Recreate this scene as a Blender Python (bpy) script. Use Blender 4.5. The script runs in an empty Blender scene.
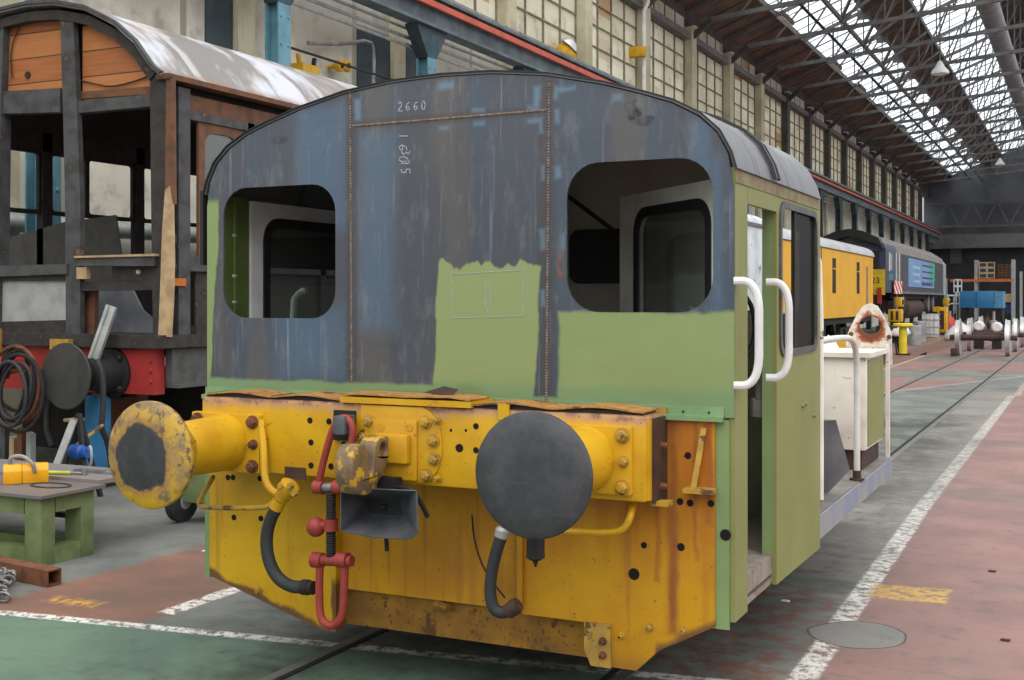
import bpy, bmesh, random
from math import *
from mathutils import Vector, Matrix
from mathutils.geometry import tessellate_polygon

# ------------------------------------------------------------------ camera
F, H, HX, HY = 1190.0, 1.73, 512.0, 300.0
TH = atan(576/1190.0); CT, ST = cos(TH), sin(TH)
SC = bpy.context.scene
COL = SC.collection
cam_d = bpy.data.cameras.new('camera'); cam = bpy.data.objects.new('camera', cam_d); COL.objects.link(cam)
cam.location = (0, 0, H); cam.rotation_euler = (pi/2, 0, TH)
cam_d.sensor_width = 36; cam_d.lens = F/1024*36; cam_d.shift_y = -40/1024
cam_d.clip_start = .05; cam_d.clip_end = 400
SC.camera = cam
# ------------------------------------------------------------------ light
SC.view_settings.view_transform = 'Standard'; SC.view_settings.look = 'None'
SC.view_settings.gamma = 1; SC.view_settings.use_curve_mapping = False
SC.view_settings.exposure = 0.0
w = bpy.data.worlds.new('overcast_sky'); SC.world = w; w.use_nodes = True
nt = w.node_tree; nt.nodes.clear()
o = nt.nodes.new('ShaderNodeOutputWorld'); b = nt.nodes.new('ShaderNodeBackground')
tc = nt.nodes.new('ShaderNodeTexCoord'); sp = nt.nodes.new('ShaderNodeSeparateXYZ'); mr = nt.nodes.new('ShaderNodeMapRange')
nt.links.new(tc.outputs['Generated'], sp.inputs[0]); nt.links.new(sp.outputs[2], mr.inputs[0])
mr.inputs[1].default_value = 0.0; mr.inputs[2].default_value = .34; mr.inputs[3].default_value = 0.45; mr.inputs[4].default_value = 1.62; mr.interpolation_type = 'SMOOTHSTEP'
mr2 = nt.nodes.new('ShaderNodeMapRange'); mr2.inputs[1].default_value = .3; mr2.inputs[2].default_value = .9; mr2.inputs[3].default_value = 0; mr2.inputs[4].default_value = .35
nt.links.new(sp.outputs[2], mr2.inputs[0]); ad = nt.nodes.new('ShaderNodeMath'); nt.links.new(mr.outputs[0], ad.inputs[0]); nt.links.new(mr2.outputs[0], ad.inputs[1])
b.inputs[0].default_value = (.97, .985, 1, 1)
nt.links.new(ad.outputs[0], b.inputs[1]); nt.links.new(b.outputs[0], o.inputs[0])
sun_d = bpy.data.lights.new('daylight', 'SUN'); sun_d.energy = 1.3; sun_d.angle = radians(65); sun_d.color = (1, .985, .96)
sun = bpy.data.objects.new('daylight', sun_d); COL.objects.link(sun); sun.location = (6, -6, 20)
sun.rotation_euler = Vector((-.3, .62, -1)).to_track_quat('-Z', 'Y').to_euler()

# ------------------------------------------------------------------ geometry helpers
def ray(px, py):
    a = (px-HX)/F; return Vector((a*CT-ST, a*ST+CT, (HY-py)/F))
def aty(px, py, Y):
    r = ray(px, py); t = Y/r.y; return Vector((r.x*t, Y, H+r.z*t))
def atx(px, py, X):
    r = ray(px, py); t = X/r.x; return Vector((X, r.y*t, H+r.z*t))
def atz(px, py, Z=0.):
    r = ray(px, py); t = (Z-H)/r.z; return Vector((r.x*t, r.y*t, Z))
def V(*a): return Vector(a)

def frame(d):
    d = d.normalized(); u = V(0, 0, 1) if abs(d.z) < .9 else V(1, 0, 0)
    a = d.cross(u).normalized(); return d, a, a.cross(d).normalized()

class MB:
    def __init__(s): s.bm = bmesh.new()
    def faces(s, vs, fs):
        v = [s.bm.verts.new(p) for p in vs]
        for f in fs:
            try: s.bm.faces.new([v[i] for i in f])
            except ValueError: pass
        return s
    def box(s, x0, x1, y0, y1, z0, z1):
        x0, x1 = sorted((x0, x1)); y0, y1 = sorted((y0, y1)); z0, z1 = sorted((z0, z1))
        vs = [(x, y, z) for z in (z0, z1) for y in (y0, y1) for x in (x0, x1)]
        return s.faces(vs, [(0, 2, 3, 1), (4, 5, 7, 6), (0, 1, 5, 4), (2, 6, 7, 3), (0, 4, 6, 2), (1, 3, 7, 5)])
    def beam(s, p0, p1, wd, ht, up=None):
        p0, p1 = Vector(p0), Vector(p1); d = (p1-p0).normalized()
        u = Vector(up) if up else (V(0, 0, 1) if abs(d.z) < .95 else V(0, 1, 0))
        a = d.cross(u).normalized()*wd/2; c = a.cross(d).normalized()*ht/2
        vs = []
        for p in (p0, p1): vs += [p-a-c, p+a-c, p+a+c, p-a+c]
        return s.faces(vs, [(0, 1, 2, 3), (7, 6, 5, 4), (0, 4, 5, 1), (1, 5, 6, 2), (2, 6, 7, 3), (3, 7, 4, 0)])
    def lathe(s, p0, d, prof, n=20, caps=True):
        p0 = Vector(p0); d, a, c = frame(Vector(d)); rings = []
        for t, r in prof:
            rings.append([s.bm.verts.new(p0+d*t+(a*cos(2*pi*k/n)+c*sin(2*pi*k/n))*max(r, 1e-4)) for k in range(n)])
        for A, B in zip(rings, rings[1:]):
            for k in range(n):
                s.bm.faces.new([A[k], A[(k+1) % n], B[(k+1) % n], B[k]])
        if caps:
            s.bm.faces.new(rings[0][::-1]); s.bm.faces.new(rings[-1])
        return s
    def cyl(s, p0, p1, r0, r1=None, n=16):
        p0, p1 = Vector(p0), Vector(p1)
        return s.lathe(p0, p1-p0, [(0, r0), ((p1-p0).length, r0 if r1 is None else r1)], n)
    def sphere(s, c, r, n=14):
        k = max(6, n//2)
        return s.lathe(Vector(c)-V(0, 0, r), V(0, 0, 1), [(r-r*cos(pi*i/k), r*sin(pi*i/k)) for i in range(k+1)], n)
    def tube(s, pts, r, n=8, closed=False, smooth=0):
        pts = [Vector(p) for p in pts]
        for _ in range(smooth):
            q = [] if closed else [pts[0]]
            rng = range(len(pts)) if closed else range(len(pts)-1)
            for i in rng:
                A, B = pts[i], pts[(i+1) % len(pts)]
                q += [A.lerp(B, .25), A.lerp(B, .75)]
            if not closed: q.append(pts[-1])
            pts = q
        N = len(pts); rings = []; prev = None
        for i in range(N):
            if closed: t = pts[(i+1) % N]-pts[i-1]
            else: t = pts[min(i+1, N-1)]-pts[max(i-1, 0)]
            t.normalize()
            if prev is None: _, a, _c = frame(t)
            else:
                a = prev-t*prev.dot(t); a.normalize()
            prev = a; c = t.cross(a)
            rr = r(i/(N-1)) if callable(r) else r
            rings.append([s.bm.verts.new(pts[i]+(a*cos(2*pi*k/n)+c*sin(2*pi*k/n))*rr) for k in range(n)])
        pairs = list(zip(rings, rings[1:]))+([(rings[-1], rings[0])] if closed else [])
        for A, B in pairs:
            for k in range(n):
                s.bm.faces.new([A[k], A[(k+1) % n], B[(k+1) % n], B[k]])
        if not closed:
            s.bm.faces.new(rings[0][::-1]); s.bm.faces.new(rings[-1])
        return s
    def plate(s, outer, vec, holes=()):
        """polygon (3-D points, planar) with holes, given the thickness vector"""
        vec = Vector(vec); loops = [[Vector(p) for p in L] for L in [outer]+list(holes)]
        tris = tessellate_polygon(loops); flat = [p for L in loops for p in L]
        f = [s.bm.verts.new(p) for p in flat]; g = [s.bm.verts.new(p+vec) for p in flat]
        for t in tris:
            for q in ([f[i] for i in t], [g[i] for i in reversed(t)]):
                try: s.bm.faces.new(q)
                except ValueError: pass
        i0 = 0
        for L in loops:
            n = len(L)
            for k in range(n):
                a, b_ = i0+k, i0+(k+1) % n
                s.bm.faces.new([f[a], f[b_], g[b_], g[a]])
            i0 += n
        return s
    def sheet(s, prof, vec, th):
        """profile strip (3-D points) swept along vec, thickness th"""
        vec = Vector(vec); P = [Vector(p) for p in prof]; N = []
        for i in range(len(P)):
            t = P[min(i+1, len(P)-1)]-P[max(i-1, 0)]
            N.append(t.cross(vec).normalized()*th)
        out = P+[p+n for p, n in zip(reversed(P), reversed(N))]
        n = len(P)
        A = [s.bm.verts.new(p) for p in P]; B = [s.bm.verts.new(p+q) for p, q in zip(P, N)]
        C = [s.bm.verts.new(p+vec) for p in P]; D = [s.bm.verts.new(p+q+vec) for p, q in zip(P, N)]
        for i in range(n-1):
            s.bm.faces.new([A[i], A[i+1], C[i+1], C[i]]); s.bm.faces.new([B[i], D[i], D[i+1], B[i+1]])
            s.bm.faces.new([A[i], B[i], B[i+1], A[i+1]]); s.bm.faces.new([C[i], C[i+1], D[i+1], D[i]])
        s.bm.faces.new([A[0], C[0], D[0], B[0]]); s.bm.faces.new([A[-1], B[-1], D[-1], C[-1]])
        return s
    def build(s, name, mat, parent=None, bevel=0, sharp=35):
        bm = s.bm
        bmesh.ops.recalc_face_normals(bm, faces=bm.faces)
        if bevel: 
            es = [e for e in bm.edges if len(e.link_faces) == 2 and e.calc_face_angle(0) > .6]
            try: bmesh.ops.bevel(bm, geom=es, offset=bevel, segments=2, affect='EDGES', profile=.5, clamp_overlap=True)
            except Exception: pass
        lo = V(*[min(v.co[i] for v in bm.verts) for i in range(3)]); hi = V(*[max(v.co[i] for v in bm.verts) for i in range(3)])
        c = V((lo.x+hi.x)/2, (lo.y+hi.y)/2, lo.z)
        bmesh.ops.translate(bm, verts=bm.verts, vec=-c)
        me = bpy.data.meshes.new(name); bm.to_mesh(me); bm.free()
        me.polygons.foreach_set('use_smooth', [True]*len(me.polygons))
        me.set_sharp_from_angle(angle=radians(sharp))
        me.materials.append(mat)
        ob = bpy.data.objects.new(name, me); COL.objects.link(ob); ob.location = c
        if parent: attach(ob, parent)
        return ob

def wloc(o):
    p = Vector(o.location); q = o.parent
    return p if q is None else p + wloc(q) + o.matrix_parent_inverse.translation
def attach(ob, parent):
    ob.parent = parent; ob.matrix_parent_inverse = Matrix.Translation(-wloc(parent))
def tag(o, label, cat, group=None, kind=None):
    if label: o['label'] = label
    if cat: o['category'] = cat
    if group: o['group'] = group
    if kind: o['kind'] = kind
    return o
def thing(name, loc, label, cat, group=None):
    e = bpy.data.objects.new(name, None); COL.objects.link(e); e.location = loc; e.empty_display_size = .2
    return tag(e, label, cat, group)
def struct(o): o['kind'] = 'structure'; return o
def copy_tree(o, parent=None):
    c = o.copy(); COL.objects.link(c)
    if parent:
        inv = o.matrix_parent_inverse.copy(); c.parent = parent; c.matrix_parent_inverse = inv
    for ch in list(o.children): copy_tree(ch, c)
    return c
def rrect(x0, x1, y0, y1, r, n=6):
    P = []
    for cx, cy, a0 in ((x1-r, y1-r, 0), (x0+r, y1-r, 90), (x0+r, y0+r, 180), (x1-r, y0+r, 270)):
        for k in range(n+1):
            a = radians(a0+90*k/n); P.append((cx+r*cos(a), cy+r*sin(a)))
    return P
def XZ(P, Y): return [V(x, Y, z) for x, z in P]
def YZ(P, X): return [V(X, y, z) for y, z in P]

# ------------------------------------------------------------------ materials
def lin(c):
    return tuple(((v/255)/12.92 if v/255 <= .04045 else ((v/255+.055)/1.055)**2.4) for v in c)+(1,)
class Mt:
    def __init__(s, name, rough=.5, metal=0., spec=.4):
        s.m = bpy.data.materials.new(name); s.m.use_nodes = True; s.t = s.m.node_tree; s.t.nodes.clear()
        s.out = s.t.nodes.new('ShaderNodeOutputMaterial'); s.b = s.t.nodes.new('ShaderNodeBsdfPrincipled')
        s.t.links.new(s.b.outputs[0], s.out.inputs[0])
        s.b.inputs['Roughness'].default_value = rough; s.b.inputs['Metallic'].default_value = metal
        s.b.inputs['Specular IOR Level'].default_value = spec
        g = s.t.nodes.new('ShaderNodeNewGeometry'); s.pos = g.outputs['Position']
        q = s.t.nodes.new('ShaderNodeSeparateXYZ'); s.t.links.new(s.pos, q.inputs[0]); s.X, s.Y, s.Z = q.outputs
    def put(s, sock, v):
        if hasattr(v, 'is_linked') or hasattr(v, 'links'): s.t.links.new(v, sock)
        elif isinstance(v, (tuple, list)) and len(v) == 3 and sock.type == 'RGBA': sock.default_value = lin(v)
        else: sock.default_value = v
    def math(s, op, a, b_=0., clamp=False):
        n = s.t.nodes.new('ShaderNodeMath'); n.operation = op; n.use_clamp = clamp
        s.put(n.inputs[0], a); s.put(n.inputs[1], b_); return n.outputs[0]
    def add(s, a, b_): return s.math('ADD', a, b_)
    def mul(s, a, b_): return s.math('MULTIPLY', a, b_)
    def mx(s, *a):
        r = a[0]
        for q in a[1:]: r = s.math('MAXIMUM', r, q)
        return r
    def mn(s, *a):
        r = a[0]
        for q in a[1:]: r = s.math('MINIMUM', r, q)
        return r
    def vec(s, sx, sy, sz):
        n = s.t.nodes.new('ShaderNodeVectorMath'); n.operation = 'MULTIPLY'; s.t.links.new(s.pos, n.inputs[0]); n.inputs[1].default_value = (sx, sy, sz); return n.outputs[0]
    def noise(s, scale=5, detail=4, rough=.55, v=None):
        n = s.t.nodes.new('ShaderNodeTexNoise'); s.t.links.new(v or s.pos, n.inputs['Vector'])
        n.inputs['Scale'].default_value = scale; n.inputs['Detail'].default_value = detail; n.inputs['Roughness'].default_value = rough
        return n.outputs[0]
    def ramp(s, f, lo, hi):
        n = s.t.nodes.new('ShaderNodeMapRange'); n.interpolation_type = 'SMOOTHSTEP'
        s.put(n.inputs[0], f); s.put(n.inputs[1], lo); s.put(n.inputs[2], hi); return n.outputs[0]
    def mix(s, f, a, b_):
        n = s.t.nodes.new('ShaderNodeMix'); n.data_type = 'RGBA'
        s.put(n.inputs[0], f); s.put(n.inputs[6], a); s.put(n.inputs[7], b_); return n.outputs[2]
    def rect(s, u, v, u0, u1, v0, v1, e=.01):
        return s.mn(s.ramp(u, u0-e, u0+e), s.ramp(u, u1+e, u1-e), s.ramp(v, v0-e, v0+e), s.ramp(v, v1+e, v1-e))
    def above(s, u, t, e=.01): return s.ramp(u, t-e, t+e)
    def below(s, u, t, e=.01): return s.ramp(u, t+e, t-e)
    def bump(s, f, strength=.2, dist=.01):
        n = s.t.nodes.new('ShaderNodeBump'); n.inputs['Strength'].default_value = strength; n.inputs['Distance'].default_value = dist
        s.put(n.inputs['Height'], f); s.t.links.new(n.outputs[0], s.b.inputs['Normal'])
    def done(s, col, rough=None):
        s.put(s.b.inputs['Base Color'], col)
        if rough is not None: s.put(s.b.inputs['Roughness'], rough)
        return s.m
def paint(name, c1, c2=None, scale=5, rough=.5, metal=0., rust=0., rustc=(105, 58, 32), streak=0., streakc=(70, 55, 40), speck=0., speckc=(50, 42, 36), bump=.0, spec=.4, rs=7):
    k = Mt(name, rough, metal, spec)
    c2 = c2 or tuple(int(v*.82) for v in c1)
    col = k.mix(k.ramp(k.noise(scale), .35, .7), c1, c2)
    if streak:
        f = k.ramp(k.noise(1, 3, .5, k.vec(22, 22, 1.3)), .72-.3*streak, .8)
        col = k.mix(k.mul(f, .75), col, streakc)
    if rust:
        f = k.ramp(k.noise(rs, 6, .65), .74-.35*rust, .8-.35*rust)
        col = k.mix(f, col, rustc)
    if speck:
        f = k.ramp(k.noise(60, 2, .6), .78-.25*speck, .82-.25*speck)
        col = k.mix(k.mul(f, .8), col, speckc)
    if bump: k.bump(k.noise(scale*6, 5), bump)
    return k.done(col)
# ------------------------------------------------------------------ shared materials
M = {}
M['black'] = paint('black_paint', (34, 34, 36), rough=.6)
M['dark'] = paint('dark_grime', (42, 39, 37), (30, 28, 27), rough=.8, rust=.2)
M['rubber'] = paint('rubber', (52, 53, 55), (42, 43, 45), rough=.65, scale=20)
M['steel'] = paint('bare_steel', (150, 150, 150), (110, 108, 106), rough=.4, metal=.6, rust=.15)
M['bright_steel'] = paint('machined_steel', (215, 215, 215), (180, 180, 178), rough=.35, metal=.7)
M['galv'] = paint('galvanised', (172, 174, 174), (148, 150, 150), rough=.5, metal=.3)
M['white'] = paint('white_paint', (222, 222, 216), (200, 200, 192), rough=.45, rust=.12)
M['clean_white'] = paint('clean_white', (226, 226, 226), (206, 206, 206), rough=.5)
M['offwhite'] = paint('dirty_white_paint', (236, 233, 224), (212, 207, 196), rough=.55, rust=.22, rustc=(112, 88, 62))
M['rustywhite'] = paint('rusty_white', (226, 220, 208), (206, 196, 182), rough=.6, rust=.3, rustc=(138, 76, 44), rs=16, streak=.2, streakc=(160, 110, 76))
M['yellow'] = paint('yellow_paint', (206, 160, 26), (190, 140, 22), rough=.45, rust=.3, rustc=(118, 78, 40), speck=.3, rs=14)
M['skirt'] = paint('stained_yellow', (192, 138, 16), (164, 112, 18), scale=3, rough=.48, streak=.85, streakc=(140, 92, 30), rust=.2, rustc=(100, 66, 34), speck=.4)
M['skirt_rusty'] = paint('rust_streaked_yellow', (196, 140, 24), (182, 122, 26), scale=3, rough=.5, streak=1.25, streakc=(150, 76, 30), rust=.15, speck=.2)
M['lower'] = paint('grimy_yellow', (150, 105, 26), (112, 78, 28), scale=5, rough=.6, rust=.4, rustc=(82, 50, 28), speck=.6)
M['hookworn'] = paint('hook_worn', (128, 104, 70), (96, 82, 70), scale=16, rough=.5, rust=.62, rustc=(190, 150, 40), rs=15, speck=.4)
M['worn_yellow'] = paint('worn_yellow', (182, 142, 46), (150, 122, 62), scale=14, rough=.55, rust=.5, rustc=(92, 66, 46), rs=11)
M['rust'] = paint('rust', (116, 70, 44), (84, 54, 40), scale=12, rough=.8)
M['brown_steel'] = paint('brown_steel', (72, 50, 40), (52, 40, 36), scale=10, rough=.7, rust=.3)
M['red'] = paint('red_paint', (152, 58, 50), (128, 50, 44), scale=14, rough=.5, rust=.22, rustc=(92, 60, 50))
M['signal_red'] = paint('signal_red', (168, 52, 48), (150, 48, 46), rough=.5, speck=.1)
M['olive'] = paint('olive_primer', (132, 136, 80), (124, 129, 74), scale=3, rough=.5, streak=.15, streakc=(120, 112, 72), speck=.06)
M['mint'] = paint('green_primer', (126, 148, 98), (116, 138, 90), scale=3, rough=.5, speck=.06)
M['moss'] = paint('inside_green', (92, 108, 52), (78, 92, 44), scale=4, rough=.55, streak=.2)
M['darkgreen'] = paint('dark_green_cab', (112, 118, 92), (92, 98, 76), scale=4, rough=.6)
M['bench'] = paint('bench_green', (112, 124, 80), (90, 102, 64), scale=6, rough=.6, rust=.2, speck=.2)
M['greyblue'] = paint('pale_blue_deck', (128, 136, 158), (150, 148, 146), scale=6, rough=.6, rust=.15, speck=.1)
M['deck'] = paint('deck_plate', (126, 122, 116), (104, 100, 94), scale=6, rough=.6, rust=.2)
M['greyplate'] = paint('grey_plate', (146, 149, 155), (122, 125, 131), scale=4, rough=.5)
M['blue'] = paint('sky_blue', (52, 122, 168), (44, 108, 152), rough=.5)
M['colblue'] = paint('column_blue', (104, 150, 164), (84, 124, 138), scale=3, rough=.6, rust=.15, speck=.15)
M['darkblue'] = paint('dark_blue', (62, 76, 82), (48, 56, 62), scale=2, rough=.7)
M['orange'] = paint('orange', (226, 122, 30), rough=.5)
M['wood'] = paint('pale_wood', (186, 160, 122), (158, 130, 98), scale=8, rough=.7, streak=.3, streakc=(110, 88, 70))
M['charwood'] = paint('dark_timber', (60, 55, 52), (42, 38, 37), scale=9, rough=.8, rust=.38, rustc=(88, 66, 52), rs=9)
M['greywood'] = paint('grey_timber', (78, 78, 80), (58, 56, 56), scale=7, rough=.75, rust=.3, rustc=(112, 84, 64))
M['brownwood'] = paint('brown_timber', (116, 76, 52), (84, 60, 46), scale=7, rough=.7, rust=.2, rustc=(70, 52, 44))
M['truss'] = paint('truss_grey', (112, 112, 112), (92, 90, 88), scale=3, rough=.7)
M['roofdark'] = paint('roof_sooty', (58, 54, 52), (44, 42, 42), scale=2, rough=.85)

def wood_planks(name, c1, c2, pitch, zoff=0.):
    k = Mt(name, .6); z = k.math('DIVIDE', k.add(k.Z, zoff), pitch)
    row = k.math('FLOOR', z); fr = k.math('FRACT', z)
    wn = k.t.nodes.new('ShaderNodeTexWhiteNoise'); wn.noise_dimensions = '1D'; k.put(wn.inputs['W'], row)
    g = k.noise(1, 6, .65, k.vec(3, 3, 40))
    col = k.mix(k.ramp(g, .3, .7), c1, c2)
    col = k.mix(k.mul(wn.outputs['Value'], .45), col, (206, 140, 84))
    col = k.mix(k.mx(k.below(fr, .02, .015), k.above(fr, .98, .015)), col, (50, 30, 20))
    f = k.ramp(k.noise(5, 5, .6), .62, .75); col = k.mix(k.mul(f, .5), col, (92, 54, 34))
    return k.done(col)
M['orange_boards'] = wood_planks('varnished_boards', (160, 92, 50), (132, 72, 38), .245, .06)
M['brown_boards'] = (lambda k: k.done(k.mix(k.below(k.math('FRACT', k.mul(k.Y, .62)), .1, .03), k.mix(k.ramp(k.noise(1.2, 4), .35, .65), (116, 94, 82), (88, 74, 66)), (52, 44, 40))))(Mt('roof_boards', .85))

def glassy(name, tint=(200, 210, 210), mixf=.16, dirt=(150, 150, 145), dirtf=.15, rough=.05):
    m = bpy.data.materials.new(name); m.use_nodes = True; t = m.node_tree; t.nodes.clear()
    o = t.nodes.new('ShaderNodeOutputMaterial'); tr = t.nodes.new('ShaderNodeBsdfTransparent'); gl = t.nodes.new('ShaderNodeBsdfGlossy')
    di = t.nodes.new('ShaderNodeBsdfDiffuse'); a = t.nodes.new('ShaderNodeMixShader'); c = t.nodes.new('ShaderNodeMixShader')
    tr.inputs[0].default_value = lin(tint); gl.inputs[0].default_value = (1, 1, 1, 1); gl.inputs['Roughness'].default_value = rough
    di.inputs[0].default_value = lin(dirt); a.inputs[0].default_value = mixf; c.inputs[0].default_value = dirtf
    t.links.new(tr.outputs[0], a.inputs[1]); t.links.new(gl.outputs[0], a.inputs[2]); t.links.new(a.outputs[0], c.inputs[1]); t.links.new(di.outputs[0], c.inputs[2])
    t.links.new(c.outputs[0], o.inputs[0]); return m
M['glass'] = glassy('window_glass')
M['darkglass'] = glassy('tinted_glass', (150, 160, 160), .1, (60, 64, 64), .3)
M['skyglass'] = glassy('rooflight_glass', (250, 252, 253), .02, (225, 228, 228), .5)
t_ = M['skyglass'].node_tree
for n_ in list(t_.nodes):
    if n_.type == 'BSDF_DIFFUSE':
        tl = t_.nodes.new('ShaderNodeBsdfTranslucent'); tl.inputs[0].default_value = lin((236, 240, 244))
        for l_ in list(n_.outputs[0].links): t_.links.new(tl.outputs[0], l_.to_socket)

# ------------------------------------------------------------------ the building
WX = -12.6          # face of the long side wall
k = Mt('painted_floor', .72, 0, .25)
n1 = k.noise(1.3, 5, .6); n2 = k.noise(7, 6, .65); n3 = k.noise(30, 4, .7)
wx = k.add(k.X, k.mul(k.add(n2, -.5), .16)); wy = k.add(k.Y, k.mul(k.add(n2, -.5), .16))
strk = k.noise(1, 4, .6, k.vec(2.5, 14, 1))
grey = k.mix(k.ramp(n1, .35, .65), (116, 116, 111), (92, 93, 90))
redc = k.mix(k.ramp(n1, .3, .7), (144, 112, 106), (124, 99, 94))
redo = k.mix(k.ramp(n1, .3, .7), (134, 96, 80), (106, 84, 74))
grn = k.mix(k.ramp(n1, .3, .7), (100, 122, 102), (84, 104, 90))
ggr = k.mix(k.ramp(n1, .35, .65), (118, 124, 114), (98, 102, 97))
col = grey
# the wide walkway to the right of the long white line
vb = k.add(wy, k.mul(k.add(k.X, 3.3), -3.))
red_r = k.mx(k.above(wx, -1.2, .04), k.rect(wx, vb, -5.4, -1.1, 23.6, 27, .08), k.rect(wx, wy, -6.6, -1.1, 31, 36, .1), k.rect(wx, wy, -6.6, -1.1, 39, 70, .1))
red_r = k.mx(red_r, k.rect(wx, wy, -5.4, -3.45, 20, 31, .1))
col = k.mix(k.rect(wx, wy, -1.95, -1.2, 5.1, 23.5, .06), col, ggr)
col = k.mix(k.rect(wx, wy, -4.6, -1.2, 9., 23.5, .06), col, ggr)
col = k.mix(k.mul(k.rect(wx, wy, -1.9, -1.2, 5.0, 7.2, .25), k.ramp(n2, .44, .56)), col, redo)
col = k.mix(red_r, col, redc)
col = k.mix(k.mul(k.rect(wx, wy, -6.6, 8, 27.5, 31, .1), .8), col, ggr)
col = k.mix(k.rect(wx, wy, -5.62, -4.55, 3.5, 60, .05), col, redo)
line_v = k.add(k.Y, k.mul(k.X, -.145))            # the painted line slants a little across the bay
tilt = 5.475
wv = k.add(wy, k.mul(k.X, -.145))
col = k.mix(k.mul(k.below(wv, tilt, .02), k.below(wx, -1.6, .3)), col, grn)
col = k.mix(k.mul(k.rect(wx, wv, -4.5, -2.0, tilt, tilt+.75, .1), k.ramp(n1, .4, .55)), col, ggr)
# painted lines, worn through by traffic
wear = k.ramp(k.noise(16, 5, .7), .6, .46)
wear = k.mul(wear, k.ramp(k.noise(90, 3, .7), .66, .56))
bend = k.add(k.X, k.mul(k.math('MINIMUM', k.add(k.Y, -5.4), 5.), .014))
wl = k.rect(k.add(bend, k.mul(k.add(n3, -.5), .05)), k.Y, -1.235, -1.11, 5.3, 23.3, .012)
wl = k.mx(wl, k.mul(k.rect(k.X, k.Y, -1.22, -1.1, 23.3, 90, .02), .6))
xs_ = k.add(k.X, k.mul(k.add(n3, -.5), .05)); wl = k.mx(wl, k.rect(xs_, k.Y, -4.65, -4.53, 5.08, 40, .012))
lv = k.add(line_v, k.mul(k.add(n3, -.5), .05)); wl = k.mx(wl, k.rect(k.X, lv, -12, -1.0, tilt-.035, tilt+.05, .012))
wl = k.mx(wl, k.mul(k.rect(k.X, vb, -3.6, -1.2, 23.3, 23.6, .06), .8))
wl = k.mul(wl, k.add(.5, k.mul(k.below(k.Y, 10, 2.5), .5)))
col = k.mix(k.mul(k.rect(wx, wy, -1.95, -1.2, 7.5, 24, .06), .6), col, (136, 128, 121))
col = k.mix(k.mul(wl, wear), col, (214, 212, 204))
yl = k.rect(k.X, k.add(k.Y, k.mul(k.X, -.1)), -1.17, -.73, 7.25, 7.62, .02)
col = k.mix(k.mul(yl, k.mul(wear, .8)), col, (196, 160, 80))
yp = k.rect(wx, wy, -5.4, -5.05, 5.0, 5.1, .05); col = k.mix(k.mul(yp, wear), col, (200, 150, 60))
# the cement patch let into the walkway
pv = k.add(k.math('POWER', k.math('DIVIDE', k.add(k.X, 1.085), .235), 2.), k.math('POWER', k.math('DIVIDE', k.add(k.Y, -6.33), .25), 2.))
pv = k.add(pv, k.mul(k.add(k.noise(3, 2), -.5), 1.1))
col = k.mix(k.below(pv, 1.08, .03), col, (66, 62, 58)); col = k.mix(k.below(pv, .98, .03), col, (122, 121, 116))
# dirt: oil, tyre marks, cracks; also shade painted around the shunter
col = k.mix(k.mul(k.ramp(n2, .52, .75), .55), col, (84, 80, 76))
col = k.mix(k.mul(k.ramp(strk, .55, .75), .45), col, (92, 88, 84))
col = k.mix(k.mul(k.ramp(n3, .6, .75), .35), col, (70, 64, 60))
col = k.mix(k.mul(k.ramp(k.noise(.6, 3), .52, .68), .4), col, (96, 94, 90))
oil_shade = k.mul(k.rect(wx, wy, -4.2, -1.45, 4.2, 19, .35), k.ramp(k.add(k.mul(k.noise(.9, 5, .6), .7), k.mul(n2, .3)), .38, .6))
col = k.mix(k.mul(oil_shade, .8), col, (54, 53, 50))  # oily stains mixed with painted shade under the shunter
lane_shade = k.mul(k.rect(wx, wy, -1.6, -1.12, 6.8, 16, .12), k.ramp(n2, .35, .65)); col = k.mix(k.mul(lane_shade, .4), col, (80, 82, 76))  # dark strip painted in as shade along the shunter's right side
k.bump(n3, .12)
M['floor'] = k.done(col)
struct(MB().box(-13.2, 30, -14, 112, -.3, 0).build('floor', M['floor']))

# rails let into the floor: the shunter's own road and the road of the long row of vehicles
M['railhead'] = paint('rail_head', (104, 104, 98), (86, 85, 80), scale=4, rough=.6)
M['groove'] = paint('flange_groove', (30, 28, 27), rough=.9)
for x in (-3.37, -1.93, -9.62, -8.18):
    s = 1 if x in (-3.37, -9.62) else -1
    struct(MB().box(x-.025, x+.035, 3.2 if x > -5 else 6.5, 109, -.02, .003).build('trim_1', M['railhead']))
    struct(MB().box(x+s*.036, x+s*.07, 3.2 if x > -5 else 6.5, 109, -.02, .005).build('trim_2', M['groove']))

# long side wall: masonry below, glazed panels between pillars above
k = Mt('lower_wall', .8)
vy = k.math('FRACT', k.mul(k.Y, .42))
c = k.mix(k.ramp(k.noise(.8, 5), .35, .65), (236, 232, 216), (206, 201, 184))
c = k.mix(k.mul(k.ramp(k.noise(3, 5, .6), .5, .7), .5), c, (140, 132, 118))
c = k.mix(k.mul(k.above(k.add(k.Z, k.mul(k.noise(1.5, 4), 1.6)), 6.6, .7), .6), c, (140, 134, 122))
c = k.mix(k.below(vy, .06, .01), c, (150, 146, 132))
M['wall'] = k.done(c)
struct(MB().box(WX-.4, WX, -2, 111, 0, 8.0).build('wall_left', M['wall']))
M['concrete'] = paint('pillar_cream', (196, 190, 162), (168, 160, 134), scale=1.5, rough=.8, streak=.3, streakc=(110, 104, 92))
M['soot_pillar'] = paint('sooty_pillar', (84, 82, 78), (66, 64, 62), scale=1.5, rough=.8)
struct(MB().box(WX-.4, WX, -2, 111, 10.7, 12.1).build('trim_3', M['soot_pillar']))
k = Mt('panel_panes', .6)
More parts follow.
